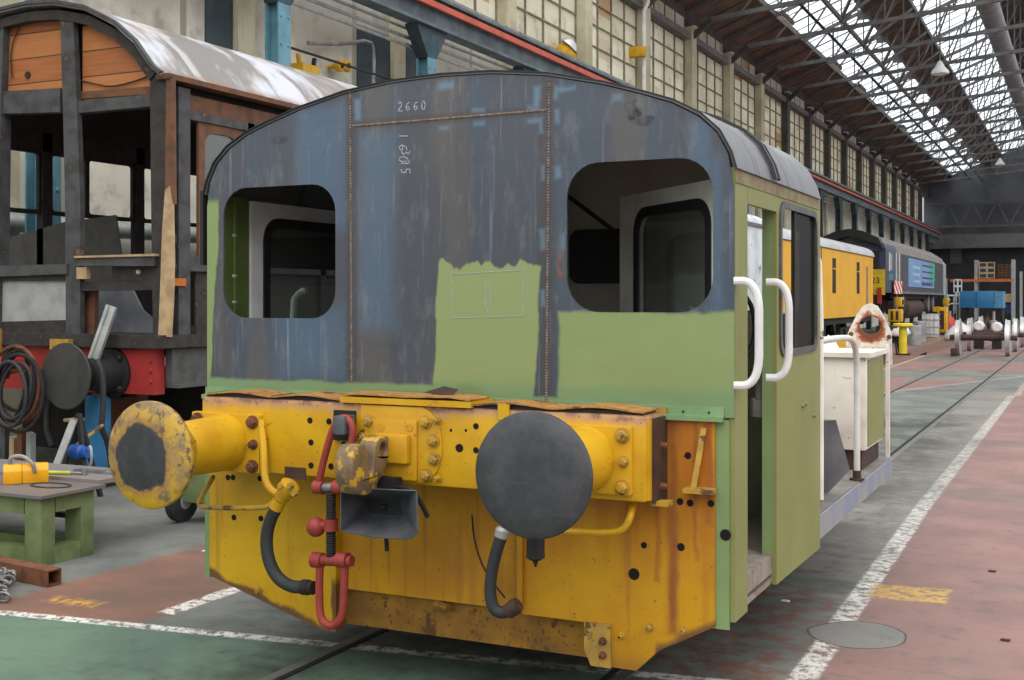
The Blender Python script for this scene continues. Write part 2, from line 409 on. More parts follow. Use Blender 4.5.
def cell(k, a, da, b_, db):
    cm = k.t.nodes.new('ShaderNodeCombineXYZ'); k.put(cm.inputs[0], k.math('FLOOR', k.math('DIVIDE', a, da))); k.put(cm.inputs[1], k.math('FLOOR', k.math('DIVIDE', b_, db)))
    wn = k.t.nodes.new('ShaderNodeTexWhiteNoise'); k.put(wn.inputs['Vector'], cm.outputs[0]); return wn.outputs['Value']
rv = cell(k, k.Y, 1.13, k.Z, .62)
c = k.mix(rv, (246, 243, 228), (226, 221, 200))
c = k.mix(k.mul(k.ramp(k.noise(2.2, 5, .65), .5, .72), .55), c, (168, 156, 128))
c = k.mix(k.above(rv, .965, .005), c, (206, 176, 138))
M['panes'] = k.done(c)
tl_ = k.t.nodes.new('ShaderNodeBsdfTranslucent'); ms_ = k.t.nodes.new('ShaderNodeMixShader'); ms_.inputs[0].default_value = .38
k.put(tl_.inputs[0], c); k.t.links.new(k.b.outputs[0], ms_.inputs[1]); k.t.links.new(tl_.outputs[0], ms_.inputs[2]); k.t.links.new(ms_.outputs[0], k.out.inputs[0])
M['winbar'] = paint('window_bars', (142, 136, 112), (108, 102, 86), rough=.7)
SP = 4.85; Y0 = 15.75-SP*2
wsrc = None; psrc = None
for i in range(21):
    yp_ = Y0+SP*i
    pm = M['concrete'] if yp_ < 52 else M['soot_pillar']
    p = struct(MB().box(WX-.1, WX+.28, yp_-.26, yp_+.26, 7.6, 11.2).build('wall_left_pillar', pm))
    if wsrc is None:
        y0, y1, z0, z1 = yp_+.26, yp_+SP-.26, 7.7, 10.75
        wsrc = struct(MB().box(WX-.08, WX-.03, y0, y1, z0, z1).build('window_1', M['panes']))
        m = MB(); nc, nr = 4, 5
        for c_ in range(nc+1):
            y = y0+(y1-y0)*c_/nc; m.box(WX-.04, WX+.02, y-.02, y+.02, z0, z1)
        for r_ in range(nr+1):
            z = z0+(z1-z0)*r_/nr; m.box(WX-.04, WX+.015, y0, y1, z-.02, z+.02)
        m.build('glazing_bars', M['winbar'], wsrc)
        m = MB(); m.box(WX-.05, WX+.22, y0, y1, z1, z1+.22); m.build('lintel', M['truss'], wsrc)
        m = MB()
        for c_ in range(4):
            y = y0+(y1-y0)*(c_+.5)/4; m.box(WX-.02, WX+.02, y-.45, y+.45, z1+.35, z1+.75)
        m.build('fanlight', M['panes'], wsrc)
    elif i < 20:
        wv_ = copy_tree(wsrc); wv_.location.y += SP*i; wv_.name = 'window_%d' % (i+1)
# pilasters of the lower wall, and flat dark panels in place of recesses
for i in range(21):
    y = Y0+SP*i
    struct(MB().box(WX, WX+.12, y-.22, y+.22, 0, 7.5).build('wall_left_pilaster', M['concrete']))
for i, y in enumerate((14.85, 19.2, 20.8, 24, 29.5, 34.5, 42, 47, 52)):
    struct(MB().box(WX-.05, WX+.03, y, y+(1.35 if i else .65), 5.1, 7.0).build('wall_left_dark_panel', M['darkblue']))
def zr(x): return 11.85+(x-WX)*.4
# far end wall with its great girder
M['endwall'] = paint('end_wall_dark', (88, 90, 94), (70, 72, 76), scale=.6, rough=.9)
M['endwall_low'] = paint('end_wall_low', (46, 46, 50), (34, 34, 38), scale=.8, rough=.9)
struct(MB().plate([(-13, 110, 6.6), (12, 110, 6.6), (12, 110, 13), (-2, 110, zr(-2)-.02), (-13, 110, zr(-13)-.02)], (0, .5, 0)).build('wall_end', M['endwall']))
struct(MB().box(-13, 12, 110.2, 110.5, 0, 6.6).build('wall_end_lower', M['endwall_low']))
struct(MB().box(-13, 12, 109.4, 110, 6.2, 7.4).build('trim_4', paint('girder_grey', (92, 92, 94), (80, 80, 82), scale=1, rough=.8)))
m = MB(); m.box(-12.5, 12, 109.3, 109.5, 8.0, 8.2).box(-12.5, 12, 109.3, 109.5, 10.0, 10.2)
for i in range(12):
    x = -12+i*2.; m.beam((x, 109.4, 8.1), (x+1, 109.4, 10.1), .14, .14).beam((x+1, 109.4, 10.1), (x+2, 109.4, 8.1), .14, .14)
struct(m.build('trim_5', paint('end_truss', (84, 84, 86), (70, 70, 72), rough=.8)))
struct(MB().box(-10.85, -9.9, 110.1, 110.25, 4.9, 9).build('door_1', paint('end_door', (78, 76, 74), rough=.8)))
# roof slope over the far bays
def slab(x0, x1, y0, y1, th, name, mat, dz=0):
    return struct(MB().plate([(x0, y0, zr(x0)+dz), (x1, y0, zr(x1)+dz), (x1, y1, zr(x1)+dz), (x0, y1, zr(x0)+dz)], (0, 0, th)).build(name, mat))
RY0, RY1 = 33, 110.4
slab(WX-.4, -10.65, RY0, RY1, .08, 'ceiling', M['brown_boards'])
slab(-8.21, -6.65, RY0, RY1, .08, 'ceiling_1', M['brown_boards'])
slab(-4.3, -2.0, RY0, RY1, .08, 'ceiling_2', M['roofdark'])
for j, (xa, xb) in enumerate(((-10.65, -8.21), (-6.65, -4.3))):
    g = slab(xa, xb, RY0, RY1, .02, 'window_%d' % (40+j), M['skyglass'], .05)
    m = MB(); y = RY0
    while y < RY1:
        m.beam((xa, y, zr(xa)+.04), (xb, y, zr(xb)+.04), .04 if int(round((y-RY0)/1.2)) % 4 else .12, .03); y += 1.2
    m.build('glazing_bars', M['truss'], g)
# roof trusses
def truss(y):
    t = thing('roof_truss', (WX, y, 11.4), 'grey lattice steel roof truss spanning the hall under the rooflights', 'roof truss', 'roof trusses across the hall')
    X1 = -2.0; b = lambda x: 11.35+(x-WX)*.09
    MB().beam((WX, y, zr(WX)-.15), (X1, y, zr(X1)-.15), .08, .14).build('top_chord', M['truss'], t)
    MB().beam((WX, y, b(WX)), (X1, y, b(X1)), .12, .15).build('bottom_chord', M['truss'], t)
    xs = [WX+1.9, -9.4, -8.2, -6.65, -5.4, -4.3, -2.8]
    for a_, c_ in zip(xs, xs[1:]):
        MB().beam((a_, y, b(a_)), (c_, y, zr(c_)-.15), .05, .06).build('brace', M['truss'], t)
        MB().beam((c_, y, zr(c_)-.15), (c_, y, b(c_)), .045, .05).build('strut', M['truss'], t)
    MB().box(-8.45, -7.95, y-.02, y+.02, zr(-8.2)-.5, zr(-8.2)-.1).build('gusset', M['truss'], t)
    MB().beam((WX, y, 10.7), (WX+.9, y, b(WX+.9)), .16, .18).build('knee_bracket', M['soot_pillar'], t)
    return t
ts = truss(Y0+SP*4)
for i in range(5, 21):
    c_ = copy_tree(ts); c_.location.y = Y0+SP*i
# long purlins with wind bracing
for n_, x in enumerate((-10.65, -8.21, -6.65, -4.3)):
    struct(MB().box(x-.04, x+.04, RY0, RY1, zr(x)-.18, zr(x)-.03).build('ceiling_purlin', M['truss']))
m = MB()
for i in range(4, 20):
    y = Y0+SP*i
    m.beam((-8.2, y, 12.1), (-6.65, y+SP/2, zr(-6.65)-.3), .1, .1).beam((-6.65, y+SP/2, zr(-6.65)-.3), (-8.2, y+SP, 12.1), .1, .1)
    pass
m.box(-8.25, -8.15, RY0, RY1, 12.0, 12.16)
struct(m.build('ceiling_bracing', M['truss']))
duct = tag(MB().tube([(-3.55, 40, 13.4), (-3.55, 109, 13.4)], .42, 14).build('ventilation_duct', paint('duct_grey', (128, 138, 142), (104, 112, 116), scale=2, rough=.5)), 'fat round grey duct running along the roof valley at the top right', 'duct')
# lamps on the conduit under the first rooflight
lsrc = None
for i, y in enumerate((41, 50, 56, 62, 70, 78, 87)):
    if lsrc is None:
        t = thing('strip_light', (-9.4, y, 11.3), 'long box fluorescent fitting hung on the conduit under the rooflight', 'light', 'strip lights along the rooflight')
        MB().box(-9.55, -9.25, y-.8, y+.8, 11.35, 11.5).build('housing', M['truss'], t)
        MB().box(-9.5, -9.3, y-.75, y+.75, 11.30, 11.35).build('diffuser', paint('lamp_diffuser', (214, 214, 206)), t)
        MB().cyl((-9.4, y-.5, 11.5), (-9.4, y-.5, zr(-9.4)), .015, n=6).build('hanger', M['truss'], t)
        MB().cyl((-9.4, y+.5, 11.5), (-9.4, y+.5, zr(-9.4)), .015, n=6).build('hanger', M['truss'], t); lsrc = t
    else:
        c_ = copy_tree(lsrc); c_.location.y = y
tag(MB().tube([(-9.0, 36, 12.0), (-9.0, 108, 12.0)], .06, 6).tube([(-9.0, 36, 12.0), (-9.0, 36, zr(-9.0))], .05, 6).build('conduit', M['roofdark']), 'dark cable conduit running lengthwise beneath the first rooflight', 'conduit')
def bell_lamp(p, label):
    t = thing('pendant_lamp', p, label, 'light')
    MB().lathe(p, (0, 0, 1), [(0, .34), (.08, .33), (.3, .16), (.42, .1), (.5, .05)], 16).build('lamp_shade', M['clean_white'], t)
    MB().cyl(Vector(p)+V(0, 0, .5), V(p.x, p.y, zr(p.x)+.04), .03, n=6).build('stem', M['truss'], t)
p = aty(940, 74, 48); bell_lamp(p, 'white bell-shaped lamp hanging beside the brown boards between the two rooflights')
p = aty(1000, 165, 92); bell_lamp(p, 'small white bell lamp far down the hall before the end wall')

# crane way along the wall: girder, orange conductor rail, blue stanchions, pipes
GX = -11.6
t = thing('crane_girder', (GX, 8, 7), 'long blue-grey crane runway girder along the side wall with a red rail on top', 'crane girder')
MB().box(GX-.16, GX+.16, 8, 109, 7.62, 7.68).box(GX-.03, GX+.03, 8, 109, 7.1, 7.62).box(GX-.16, GX+.16, 8, 109, 7.04, 7.1).build('girder', paint('girder_bluegrey', (98, 112, 118), (74, 84, 90), scale=2, rough=.6), t)
MB().box(GX+.1, GX+.18, 8, 109, 7.42, 7.54).build('conductor_rail', paint('red_rail', (190, 88, 62), (168, 78, 58), scale=2), t)
MB().box(GX-.05, GX+.05, 8, 109, 7.68, 7.78).build('crane_rail', M['steel'], t)
def stanchion(y, mt, lab, grp):
    t = thing('crane_stanchion', (GX-.1, y, 0), lab, 'column', grp)
    MB().box(GX-.2, GX-.17, y-.16, y+.16, 0, 6.9).box(GX+.04, GX+.07, y-.16, y+.16, 0, 6.9).box(GX-.17, GX+.04, y-.03, y+.03, 0, 6.9).build('shaft', M[mt], t)
    MB().plate([(GX-.2, y-.16, 6.45), (GX-.2, y-.6, 7.03), (GX-.2, y+.6, 7.03), (GX-.2, y+.16, 6.45)], (.27, 0, 0)).build('bracket', M['darkblue'], t)
    for q in range(14):
        for s in (-.1, .1): MB().lathe((GX+.07, y+s, .4+q*.45), (1, 0, 0), [(0, .03), (.02, .02)], 8).build('rivet', M[mt], t)
    return t
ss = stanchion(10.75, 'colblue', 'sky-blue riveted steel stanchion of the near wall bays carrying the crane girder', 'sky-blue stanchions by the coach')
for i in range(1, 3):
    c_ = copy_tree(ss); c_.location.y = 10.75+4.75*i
ss = stanchion(10.75+4.75*3, 'darkblue', 'dark blue stanchion far along the wall under the crane girder', 'dark blue stanchions along the far wall')  # same stanchion in a darker blue
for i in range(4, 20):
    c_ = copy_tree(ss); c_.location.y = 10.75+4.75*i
for n_, (x, z, r_, mat, lab) in enumerate(((-11.9, 6.67, .035, M['galv'], 'lowest'), (-11.9, 6.83, .035, M['galv'], 'middle'), (-11.9, 7.0, .03, M['galv'], 'topmost'))):
    tag(MB().tube([(x, 8, z), (x, 109, z)], r_, 8).build('wall_pipe', mat), lab+' of the three thin grey pipes just under the crane girder', 'pipe')
tag(MB().tube([(-12.2, 16.2, 6.02), (-12.2, 60, 6.02)], .024, 8).build('wall_pipe', M['roofdark']), 'single dark pipe well below the three grey pipes', 'pipe')
tag(MB().tube([(-12.35, 8, 2.72), (-12.35, 40, 2.72)], .12, 12).build('wall_pipe', M['galv']), 'fat lagged silver pipe low on the cream wall behind the coach', 'pipe')
P = [atx(308, 43, -12.35), atx(345, 44, -12.35), atx(370, 40, -12.35), atx(374, 52, -12.35), atx(373, 88, -12.35)]
tag(MB().tube(P, .04, 8, smooth=1).build('bent_pipe', M['steel']), 'grey pipe bending down the wall above the shunter roof', 'pipe')
# small yellow fittings on the wall
def wall_hoist(px, py, label):
    p = atx(px, py, -12.3); t = thing('hose_reel', p, label, 'reel')
    MB().box(WX-.02, p.x, p.y-.24, p.y+.24, p.z-.12, p.z+.06).build('casing', M['yellow'], t)
    MB().beam((p.x-.1, p.y-.2, p.z+.05), (p.x-.1, p.y-.25, p.z+.22), .06, .06).build('bracket', M['yellow'], t)
    MB().beam((p.x-.1, p.y+.2, p.z+.05), (p.x-.1, p.y+.25, p.z+.22), .06, .06).build('bracket', M['black'], t)
wall_hoist(311, 68, 'yellow open-topped reel bracket on the wall above the coach roof')
for px, lab in ((337.5, 'first of two yellow discs on the wall above the coach roof'), (344, 'second of two yellow discs, nearer the bent pipe')):
    p = atx(px, 66, -12.4); t = thing('pulley_disc', p, lab, 'disc')
    MB().lathe(p, (1, 0, 0), [(-.2, .04), (-.02, .05), (0, .11), (.05, .12), (.1, .11)], 14).build('disc', M['yellow'], t)
    MB().lathe(p+V(.1, 0, 0), (1, 0, 0), [(0, .05), (.02, .04)], 10).build('hub', M['dark'], t)
p = atx(565, 55, -12.35); t = thing('wall_beacon', p, 'yellow and chrome dome fitting on the cream panels above the crane rail', 'lamp')
MB().sphere(p, .32, 12).build('dome', M['yellow'], t)
MB().lathe(p+V(.1, 0, .2), (.4, .2, .5), [(0, .3), (.1, .25), (.2, .1)], 12).build('reflector', M['bright_steel'], t)
p = atx(643.5, 51.5, -12.2)
tag(MB().box(WX-.05, p.x+.05, p.y-.12, p.y+.12, p.z-.15, p.z+.15).build('junction_box', M['yellow'], bevel=.01), 'small yellow box on the white downpipe of the glazed wall', 'box')
q = atx(644, 90, -12.25)
tag(MB().tube([(q.x, q.y, 7.7), (q.x, q.y, 10.6), (q.x+.1, q.y+.05, 10.8), (q.x+.1, q.y+.2, 11.2)], .06, 8).build('downpipe', M['clean_white']), 'thin white downpipe on a pillar of the glazed wall', 'pipe')
# ------------------------------------------------------------------ the shunting locomotive
D = 4.55; XL, XR, XC = -3.85, -1.24, -2.545
M['funnel'] = paint('funnel_grey', (98, 100, 104), (74, 76, 80), scale=10, rough=.45, metal=.3, speck=.1)
L = thing('shunting_locomotive', (XC, 6.6, 0), 'small four-wheel diesel shunter with bare steel cab front, green primer and stained yellow buffer beam', 'locomotive')
# --- cab front sheet
HALF = [(0, 2.705), (.25, 2.697), (.5, 2.668), (.75, 2.612), (.92, 2.56), (1.05, 2.515), (1.16, 2.455), (1.235, 2.385), (1.28, 2.30), (1.3, 2.18)]
out = [(XC-u, z) for u, z in reversed(HALF)]+[(XC+u, z) for u, z in HALF[1:]]
outer = [(XL+.005, 1.27)]+out+[(XR-.002, 2.18), (XR-.002, 1.27)]
wl_ = rrect(-3.745, -3.1, 1.645, 2.265, .13); wr_ = rrect(-1.95, -1.325, 1.68, 2.295, .14)
k = Mt('cab_front_sheet', .46, .25, .5)
nz = k.noise(5, 5, .6); nb = k.noise(1.7, 3, .5)
xw = k.add(k.X, k.mul(k.add(nz, -.5), .05)); zw = k.add(k.Z, k.mul(k.add(nz, -.5), .05))
vs = k.noise(1, 4, .55, k.vec(6, 6, .7)); vf = k.noise(1, 3, .6, k.vec(45, 45, 1.6))
steel = k.mix(k.ramp(vs, .42, .6), (82, 84, 91), (78, 87, 98))
steel = k.mix(k.mul(k.ramp(k.noise(1, 3, .5, k.vec(4.3, 4.3, .5)), .55, .68), .7), steel, (98, 95, 92))
bl = k.mx(k.rect(xw, zw, -3.32, -3.04, 2.05, 2.62, .05), k.rect(xw, zw, -2.98, -2.78, 1.6, 2.48, .06), k.rect(xw, zw, -3.42, -3.05, 1.36, 1.7, .08), k.rect(xw, zw, -1.42, -1.33, 2.2, 2.45, .03), k.rect(xw, zw, -1.33, -1.29, 1.5, 2.3, .03))
steel = k.mix(k.mul(bl, .6), steel, (88, 112, 136))
steel = k.mix(k.mul(k.ramp(vf, .6, .78), .5), steel, (156, 158, 164))
steel = k.mix(k.mul(k.ramp(k.noise(3, 6, .7), .55, .75), .4), steel, (74, 74, 80))
steel = k.mix(k.mul(k.ramp(k.noise(40, 3, .7), .6, .72), .4), steel, (66, 64, 66))
steel = k.mix(k.mul(k.ramp(k.noise(1, 5, .7, k.vec(16, 16, 5)), .5, .72), .35), steel, (134, 135, 138))
steel = k.mix(k.mul(k.ramp(k.noise(1, 4, .6, k.vec(5, 5, 60)), .55, .75), .2), steel, (70, 70, 76))
# heat tint beside the welds and the pale blue brush marks
rw = k.mx(k.rect(k.X, k.Z, -3.04, -2.98, 1.36, 2.68, .014), k.rect(k.X, k.Z, -2.085, -2.005, 1.3, 2.66, .02), k.rect(k.X, k.Z, -3.01, -2.05, 2.505, 2.545, .012))
steel = k.mix(k.mul(rw, .45), steel, (74, 62, 56))
marks = [(438, 454, 81, 89), (535, 541, 85, 105), (556, 575, 86, 91), (555, 559, 86, 98), (556, 560, 108, 122), (540, 543, 118, 133), (540, 543, 167, 181), (555, 561, 166, 178), (613, 622, 94, 100), (439, 448, 126, 130), (354, 360, 99, 121), (529, 541, 104, 108), (472, 484, 109, 113), (529, 543, 117, 122), (474, 484, 122, 126), (541, 545, 228, 250), (561, 563, 235, 250), (541, 545, 290, 306)]
mk = None
for x0, x1, y0, y1 in marks:
    a = aty(x0, y1, D); c = aty(x1, y0, D); q = k.rect(xw, zw, a.x, c.x, a.z, c.z, .014); mk = q if mk is None else k.mx(mk, q)
steel = k.mix(k.mul(mk, .6), steel, (112, 144, 166))
for (px, py, rx, rz, colr, st) in ((634, 112, .05, .05, (44, 44, 48), .9), (646, 120, .05, .03, (48, 48, 52), .8), (560, 266, .018, .05, (150, 84, 44), .9), (280, 140, .05, .02, (56, 54, 58), .7)):
    a = aty(px, py, D)
    dd = k.add(k.math('POWER', k.math('DIVIDE', k.add(xw, -a.x), rx), 2.), k.math('POWER', k.math('DIVIDE', k.add(zw, -a.z), rz), 2.))
    steel = k.mix(k.mul(k.mul(k.below(dd, .9, .5), k.ramp(k.noise(25, 4, .7), .4, .6)), st), steel, colr)
zp = k.add(k.Z, k.mul(k.add(k.noise(1, 2, .5, k.vec(14, 14, .3)), -.5), .16)); xp = k.add(xw, k.mul(k.add(k.Z, -1.6), -.05))
gm = k.mx(k.below(zw, 1.33, .008), k.rect(xw, zw, -4.2, -2.58, 1.0, 1.355, .01), k.rect(xp, zp, -2.575, -2.085, 1.2, 1.885, .007), k.rect(xw, zw, -1.985, -1, 1.2, 1.685, .012))
slope = k.add(xw, k.mul(k.add(k.Z, -2.2), -.06))
gm = k.mx(gm, k.mul(k.below(slope, -3.772, .006), k.below(zw, 2.21, .02)))
gm = k.mul(gm, k.math('SUBTRACT', 1., k.mul(k.rect(xw, zw, -1.36, -1.22, 1.69, 2.4, .02), .9)))
g1 = k.mix(k.ramp(nb, .4, .6), (140, 156, 104), (146, 161, 110))
g1 = k.mix(k.mul(k.ramp(k.noise(1, 3, .6, k.vec(2, 2, 18)), .5, .7), .35), g1, (134, 148, 102))
g1 = k.mix(k.below(zw, 1.375, .02), g1, (126, 152, 108))
g1 = k.mix(k.mul(k.below(xw, -3.74, .01), k.above(zw, 1.4, .05)), g1, (138, 156, 102))
pt = k.rect(xp, zp, -2.575, -2.085, 1.2, 1.885, .007); g1 = k.mix(k.mul(pt, k.above(zw, 1.4, .05)), g1, (146, 158, 106))
col = k.mix(gm, steel, g1)
k.bump(k.noise(2.2, 3), .12, .02)
M['cabfront'] = k.done(col, k.mix(gm, (125, 125, 125), (140, 140, 140)))
front = MB().plate(XZ(outer, D), (0, .012, 0), [XZ(wl_, D), XZ(wr_, D)]).build('cab_front', M['cabfront'], L)
# weld seams
M['weld'] = paint('weld_bead', (112, 92, 78), (140, 132, 122), scale=40, rough=.5, metal=.4)
def weld(p, q):
    p, q = Vector(p), Vector(q); n = int((q-p).length/.012); m = MB()
    for i in range(n):
        c = p.lerp(q, (i+.5)/n); m.lathe(c-V(0, .005, 0), (0, 1, 0), [(0, .003), (.003, .0065), (.006, .007)], 6)
    m.build('weld_seam', M['weld'], front)
weld((-3.012, D, 1.36), (-3.02, D, 2.675)); weld((-2.043, D, 1.31), (-2.03, D, 2.655)); weld((-3.01, D, 2.52), (-2.04, D, 2.525))
# chalk figures
M['chalk'] = paint('chalk', (180, 182, 186), (156, 159, 165), scale=60, rough=.9)
GL = {'2': [[(0, .8), (.3, 1), (.6, .8), (.5, .5), (0, 0), (.7, 0)]], '6': [[(.6, .9), (.25, .8), (.05, .35), (.25, 0), (.55, .15), (.5, .45), (.1, .35)]],
      '0': [[(.3, 1), (.05, .6), (.15, .1), (.4, 0), (.6, .4), (.5, .9), (.3, 1)]], '1': [[(.3, 1), (.3, 0)]], '9': [[(.6, .7), (.35, 1), (.1, .75), (.3, .5), (.6, .7), (.5, 0)]],
      '5': [[(.6, 1), (.1, 1), (.1, .6), (.5, .55), (.5, .1), (.1, 0)]], '3': [[(.1, 1), (.55, .85), (.25, .55), (.6, .3), (.1, 0)]]}
def chalk(txt, px, py, wpx, hpx, down=False, name='chalk_figure'):
    for i, ch in enumerate(txt):
        m = MB()
        for st in GL[ch]:
            if down: pts = [(px+v*wpx, py+i*hpx*1.15+u*hpx) for u, v in st]
            else: pts = [(px+i*wpx*1.2+u*wpx, py-v*hpx-i*.4) for u, v in st]
            P = [aty(x, y, D-.001) for x, y in pts]
            for a, c in zip(P, P[1:]): m.beam(a, c, .0035, .002, (0, 1, 0))
        m.build(name, M['chalk'], front)
chalk('2660', 398, 111, 6.5, 9); chalk('160', 399, 133, 9, 10, True); chalk('395', 401, 150, 9, 8, True)
m = MB(); R = [aty(x, y, D-.001) for x, y in ((452, 274), (523, 270), (523, 316), (452, 318))]
for a, c in zip(R, R[1:]+R[:1]): m.beam(a, c, .002, .002, (0, 1, 0))
for a, c in (((486, 280), (486, 305)), ((490, 279), (491, 304)), ((486, 305), (491, 304)), ((484, 302), (488, 313))):
    m.beam(aty(*a, D-.001), aty(*c, D-.001), .002, .002, (0, 1, 0))
m.build('chalk_outline', M['chalk'], front)
# --- roof, gutters, sides
M['roofskin'] = paint('cab_roof_grey', (134, 136, 140), (108, 110, 114), scale=3, rough=.45, metal=.25, streak=.5, streakc=(66, 64, 64), speck=.05)
k = Mt('streaked_cab_roof', .45, .25, .5)
c = k.mix(k.ramp(k.noise(3), .35, .65), (146, 148, 152), (118, 120, 124))
zd = k.add(k.Z, k.mul(k.add(k.noise(1, 4, .6, k.vec(3, 12, .8)), -.5), .25))
c = k.mix(k.mul(k.below(zd, 2.44, .07), .85), c, (84, 86, 90)); c = k.mix(k.mul(k.ramp(k.noise(1, 3, .5, k.vec(2, 26, .6)), .62, .72), k.below(k.Z, 2.47, .05)), c, (48, 48, 50))  # darker towards the eaves, with dark streaks low down
ROOF = k.done(c)
roof_prof = [(XC-1.306, 2.24)]+[(XC-u*1.006, z+.004) for u, z in reversed(HALF[:-1])]+[(XC+u*1.006, z+.004) for u, z in HALF[1:-1]]+[(XC+1.306, 2.24)]
MB().sheet(XZ(roof_prof, 4.545), (0, 1.605, 0), .014).build('cab_roof', ROOF, L)
lip = [(x, z) for x, z in roof_prof]
MB().sheet(XZ([(XC+(x-XC)*1.004, z+.006) for x, z in lip], 4.535), (0, .012, 0), .006).build('roof_edge', M['black'], L)
MB().sheet(XZ([(XC+(x-XC)*1.012, z+.012) for x, z in lip], 5.13), (0, .022, 0), .014).sheet(XZ([(XC+(x-XC)*1.012, z+.012) for x, z in lip], 5.19), (0, .022, 0), .014).build('roof_strap', paint('roof_strap_grey', (58, 59, 62), (44, 44, 46), rough=.5), L)
for x in (XL, XR-.02):
    ins = x+.02 if x == XL else x
    sd = 1 if x == XR-.02 else -1
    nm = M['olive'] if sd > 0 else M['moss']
    MB().box(x, x+.02, D+.0125, 4.75, .47, 2.25).build('front_pillar', nm, L)
    MB().box(x+.001, x+.021, 4.75, 5.25, 2.12, 2.25).build('doorway_header', nm, L)
    if sd > 0: MB().box(x+.019, x+.024, 4.56, 6.15, 2.19, 2.243).build('rusty_cant_strip', paint('rusty_cant', (118, 86, 62), (128, 134, 84), scale=9, rust=.2), L)
    if sd > 0:
        hole = rrect(5.31, 6.09, 1.49, 2.16, .07)
        pan = MB().plate(YZ([(5.25, .47), (6.2, .455), (6.2, 2.25), (5.25, 2.25)], x), (.02, 0, 0), [YZ(hole, x)]).build('side_panel', nm, L)
        h2 = rrect(5.325, 6.075, 1.505, 2.145, .06)
        fr_ = MB().plate(YZ(rrect(5.295, 6.105, 1.475, 2.175, .08), x+.02), (.01, 0, 0), [YZ(h2, x+.02)]).build('window_frame', M['funnel'], pan)
        MB().box(x+.005, x+.022, 5.60, 5.64, 1.49, 2.16).build('sliding_rail', M['dark'], pan)
        MB().box(x+.008, x+.014, 5.64, 6.08, 1.49, 2.16).build('window_pane', M['darkglass'], pan)
        MB().box(x-.045, x, 5.25, 5.27, .49, 2.25).build('door_jamb', M['mint'], L)
        MB().box(XR-.16, XR-.021, D+.002, D+.012, .44, 1.26).build('corner_post', M['mint'], L)
        for py_ in ((843, 394), (846, 392), (860, 403)): pass
        m = MB()
        for (y, z) in ((5.77, 1.22), (5.83, 1.225), (6.04, 1.15)): MB().lathe((x+.02, y, z), (1, 0, 0), [(0, .012), (.012, .01)], 8).build('rivet', M['olive'], pan)
    else:
        # sliding door of the far side, white inside with a rubber-edged window
        MB().box(x+.02, x+.03, 4.56, 4.84, .6, 2.24).build('inner_lining', M['moss'], L)
        m = MB()
        for z in (1.72, 1.85, 2.05): m.lathe((x+.03, 4.72, z), (1, 0, 0), [(0, .014), (.014, .01)], 8)
        MB().tube([(x+.034, 4.72, .7), (x+.034, 4.72, 2.24)], .012, 6).build('conduit', M['moss'], L)
        m.build('rivet', M['white'], L)
        dh = rrect(4.955, 5.78, 1.45, 2.13, .1)
        dd_ = MB().plate(YZ([(4.84, .6), (5.95, .6), (5.95, 2.23), (4.84, 2.23)], x+.012), (.035, 0, 0), [YZ(dh, x+.012)]).build('sliding_door', M['clean_white'], L)
        MB().plate(YZ(rrect(4.93, 5.805, 1.425, 2.155, .125), x+.044), (.012, 0, 0), [YZ(rrect(4.98, 5.755, 1.475, 2.105, .08), x+.044)]).build('window_rubber', M['black'], dd_)
        MB().plate(YZ(dh, x+.028), (.005, 0, 0)).build('window_pane', M['glass'], dd_)
        MB().tube([(x-.08, 5.35, .9), (x-.08, 5.35, 1.72), (x-.03, 5.36, 1.78), (x+.01, 5.36, 1.78)], .018, 8, smooth=1).build('handrail', M['offwhite'], L)
        MB().box(x, x+.02, 5.95, 6.2, .47, 2.25).build('side_panel', nm, L)
MB().box(XL-.03, XL-.012, 4.54, 6.1, 1.9, 2.26).build('side_flap', M['black'], L)
# cab bottom flange above the buffer beam
MB().box(XL, XR-.04, D-.035, D, 1.255, 1.275).box(XL, XR-.04, D-.006, D+.002, 1.262, 1.31).build('cab_flange', paint('flange_green', (130, 158, 112), (112, 142, 98), rough=.5), L)
m = MB()
for i in range(6): m.lathe((XR-.10-.105*i, D-.007, 1.288), (0, -1, 0), [(0, .005), (.002, .005)], 8)
m.build('flange_hole_shade_disc', M['black'], L)  # black discs painted in for the dark of the flange holes
# --- inside of the cab: rear wall, ceiling lining, control desk, brake wheel, swung-in door
MB().plate(XZ([(XL+.02, 1.5)]+[(XC+(x-XC)*.985, z-.02) for x, z in out]+[(XR-.02, 1.5)], 6.12), (0, .04, 0), [XZ(rrect(-1.76, -1.33, 1.66, 2.27, .05), 6.12)]).build('cab_rear_wall', paint('cab_lining', (168, 162, 148), (146, 140, 130), scale=3, rough=.7), L)
MB().box(XL+.02, XR-.02, 6.12, 6.16, .6, 1.5).build('cab_rear_panel', M['darkgreen'], L)
for xa, xb in ((-3.5, -2.9), (-2.6, -2.0)):
    MB().plate(XZ(rrect(xa, xb, 1.82, 2.12, .06), 6.105), (0, .014, 0)).build('rear_window', M['black'], L)
MB().box(XL+.02, XR-.02, 4.6, 6.15, .52, .6).build('cab_floor', paint('cab_floor_worn', (148, 138, 130), (120, 108, 100), scale=14, rust=.3), L)
MB().plate(XZ(rrect(-2.75, -1.75, .6, 1.62, .04), 5.75), (0, .36, 0)).build('control_desk', M['darkgreen'], L)
MB().box(-1.9, -1.78, 5.70, 5.76, 1.62, 1.7).build('gauge', M['steel'], L)
wl2 = MB(); C_ = V(-1.5, 5.55, 1.6)
wl2.tube([C_+V(.05*cos(a), .14*cos(a)*.6, .14*sin(a))*1.2 for a in [2*pi*i/18 for i in range(18)]], .012, 8, closed=True)
hw = wl2.build('brake_handwheel', M['black'], L)
MB().cyl(C_-V(0, 0, 1.0), C_, .02, n=8).build('brake_column', M['black'], L)
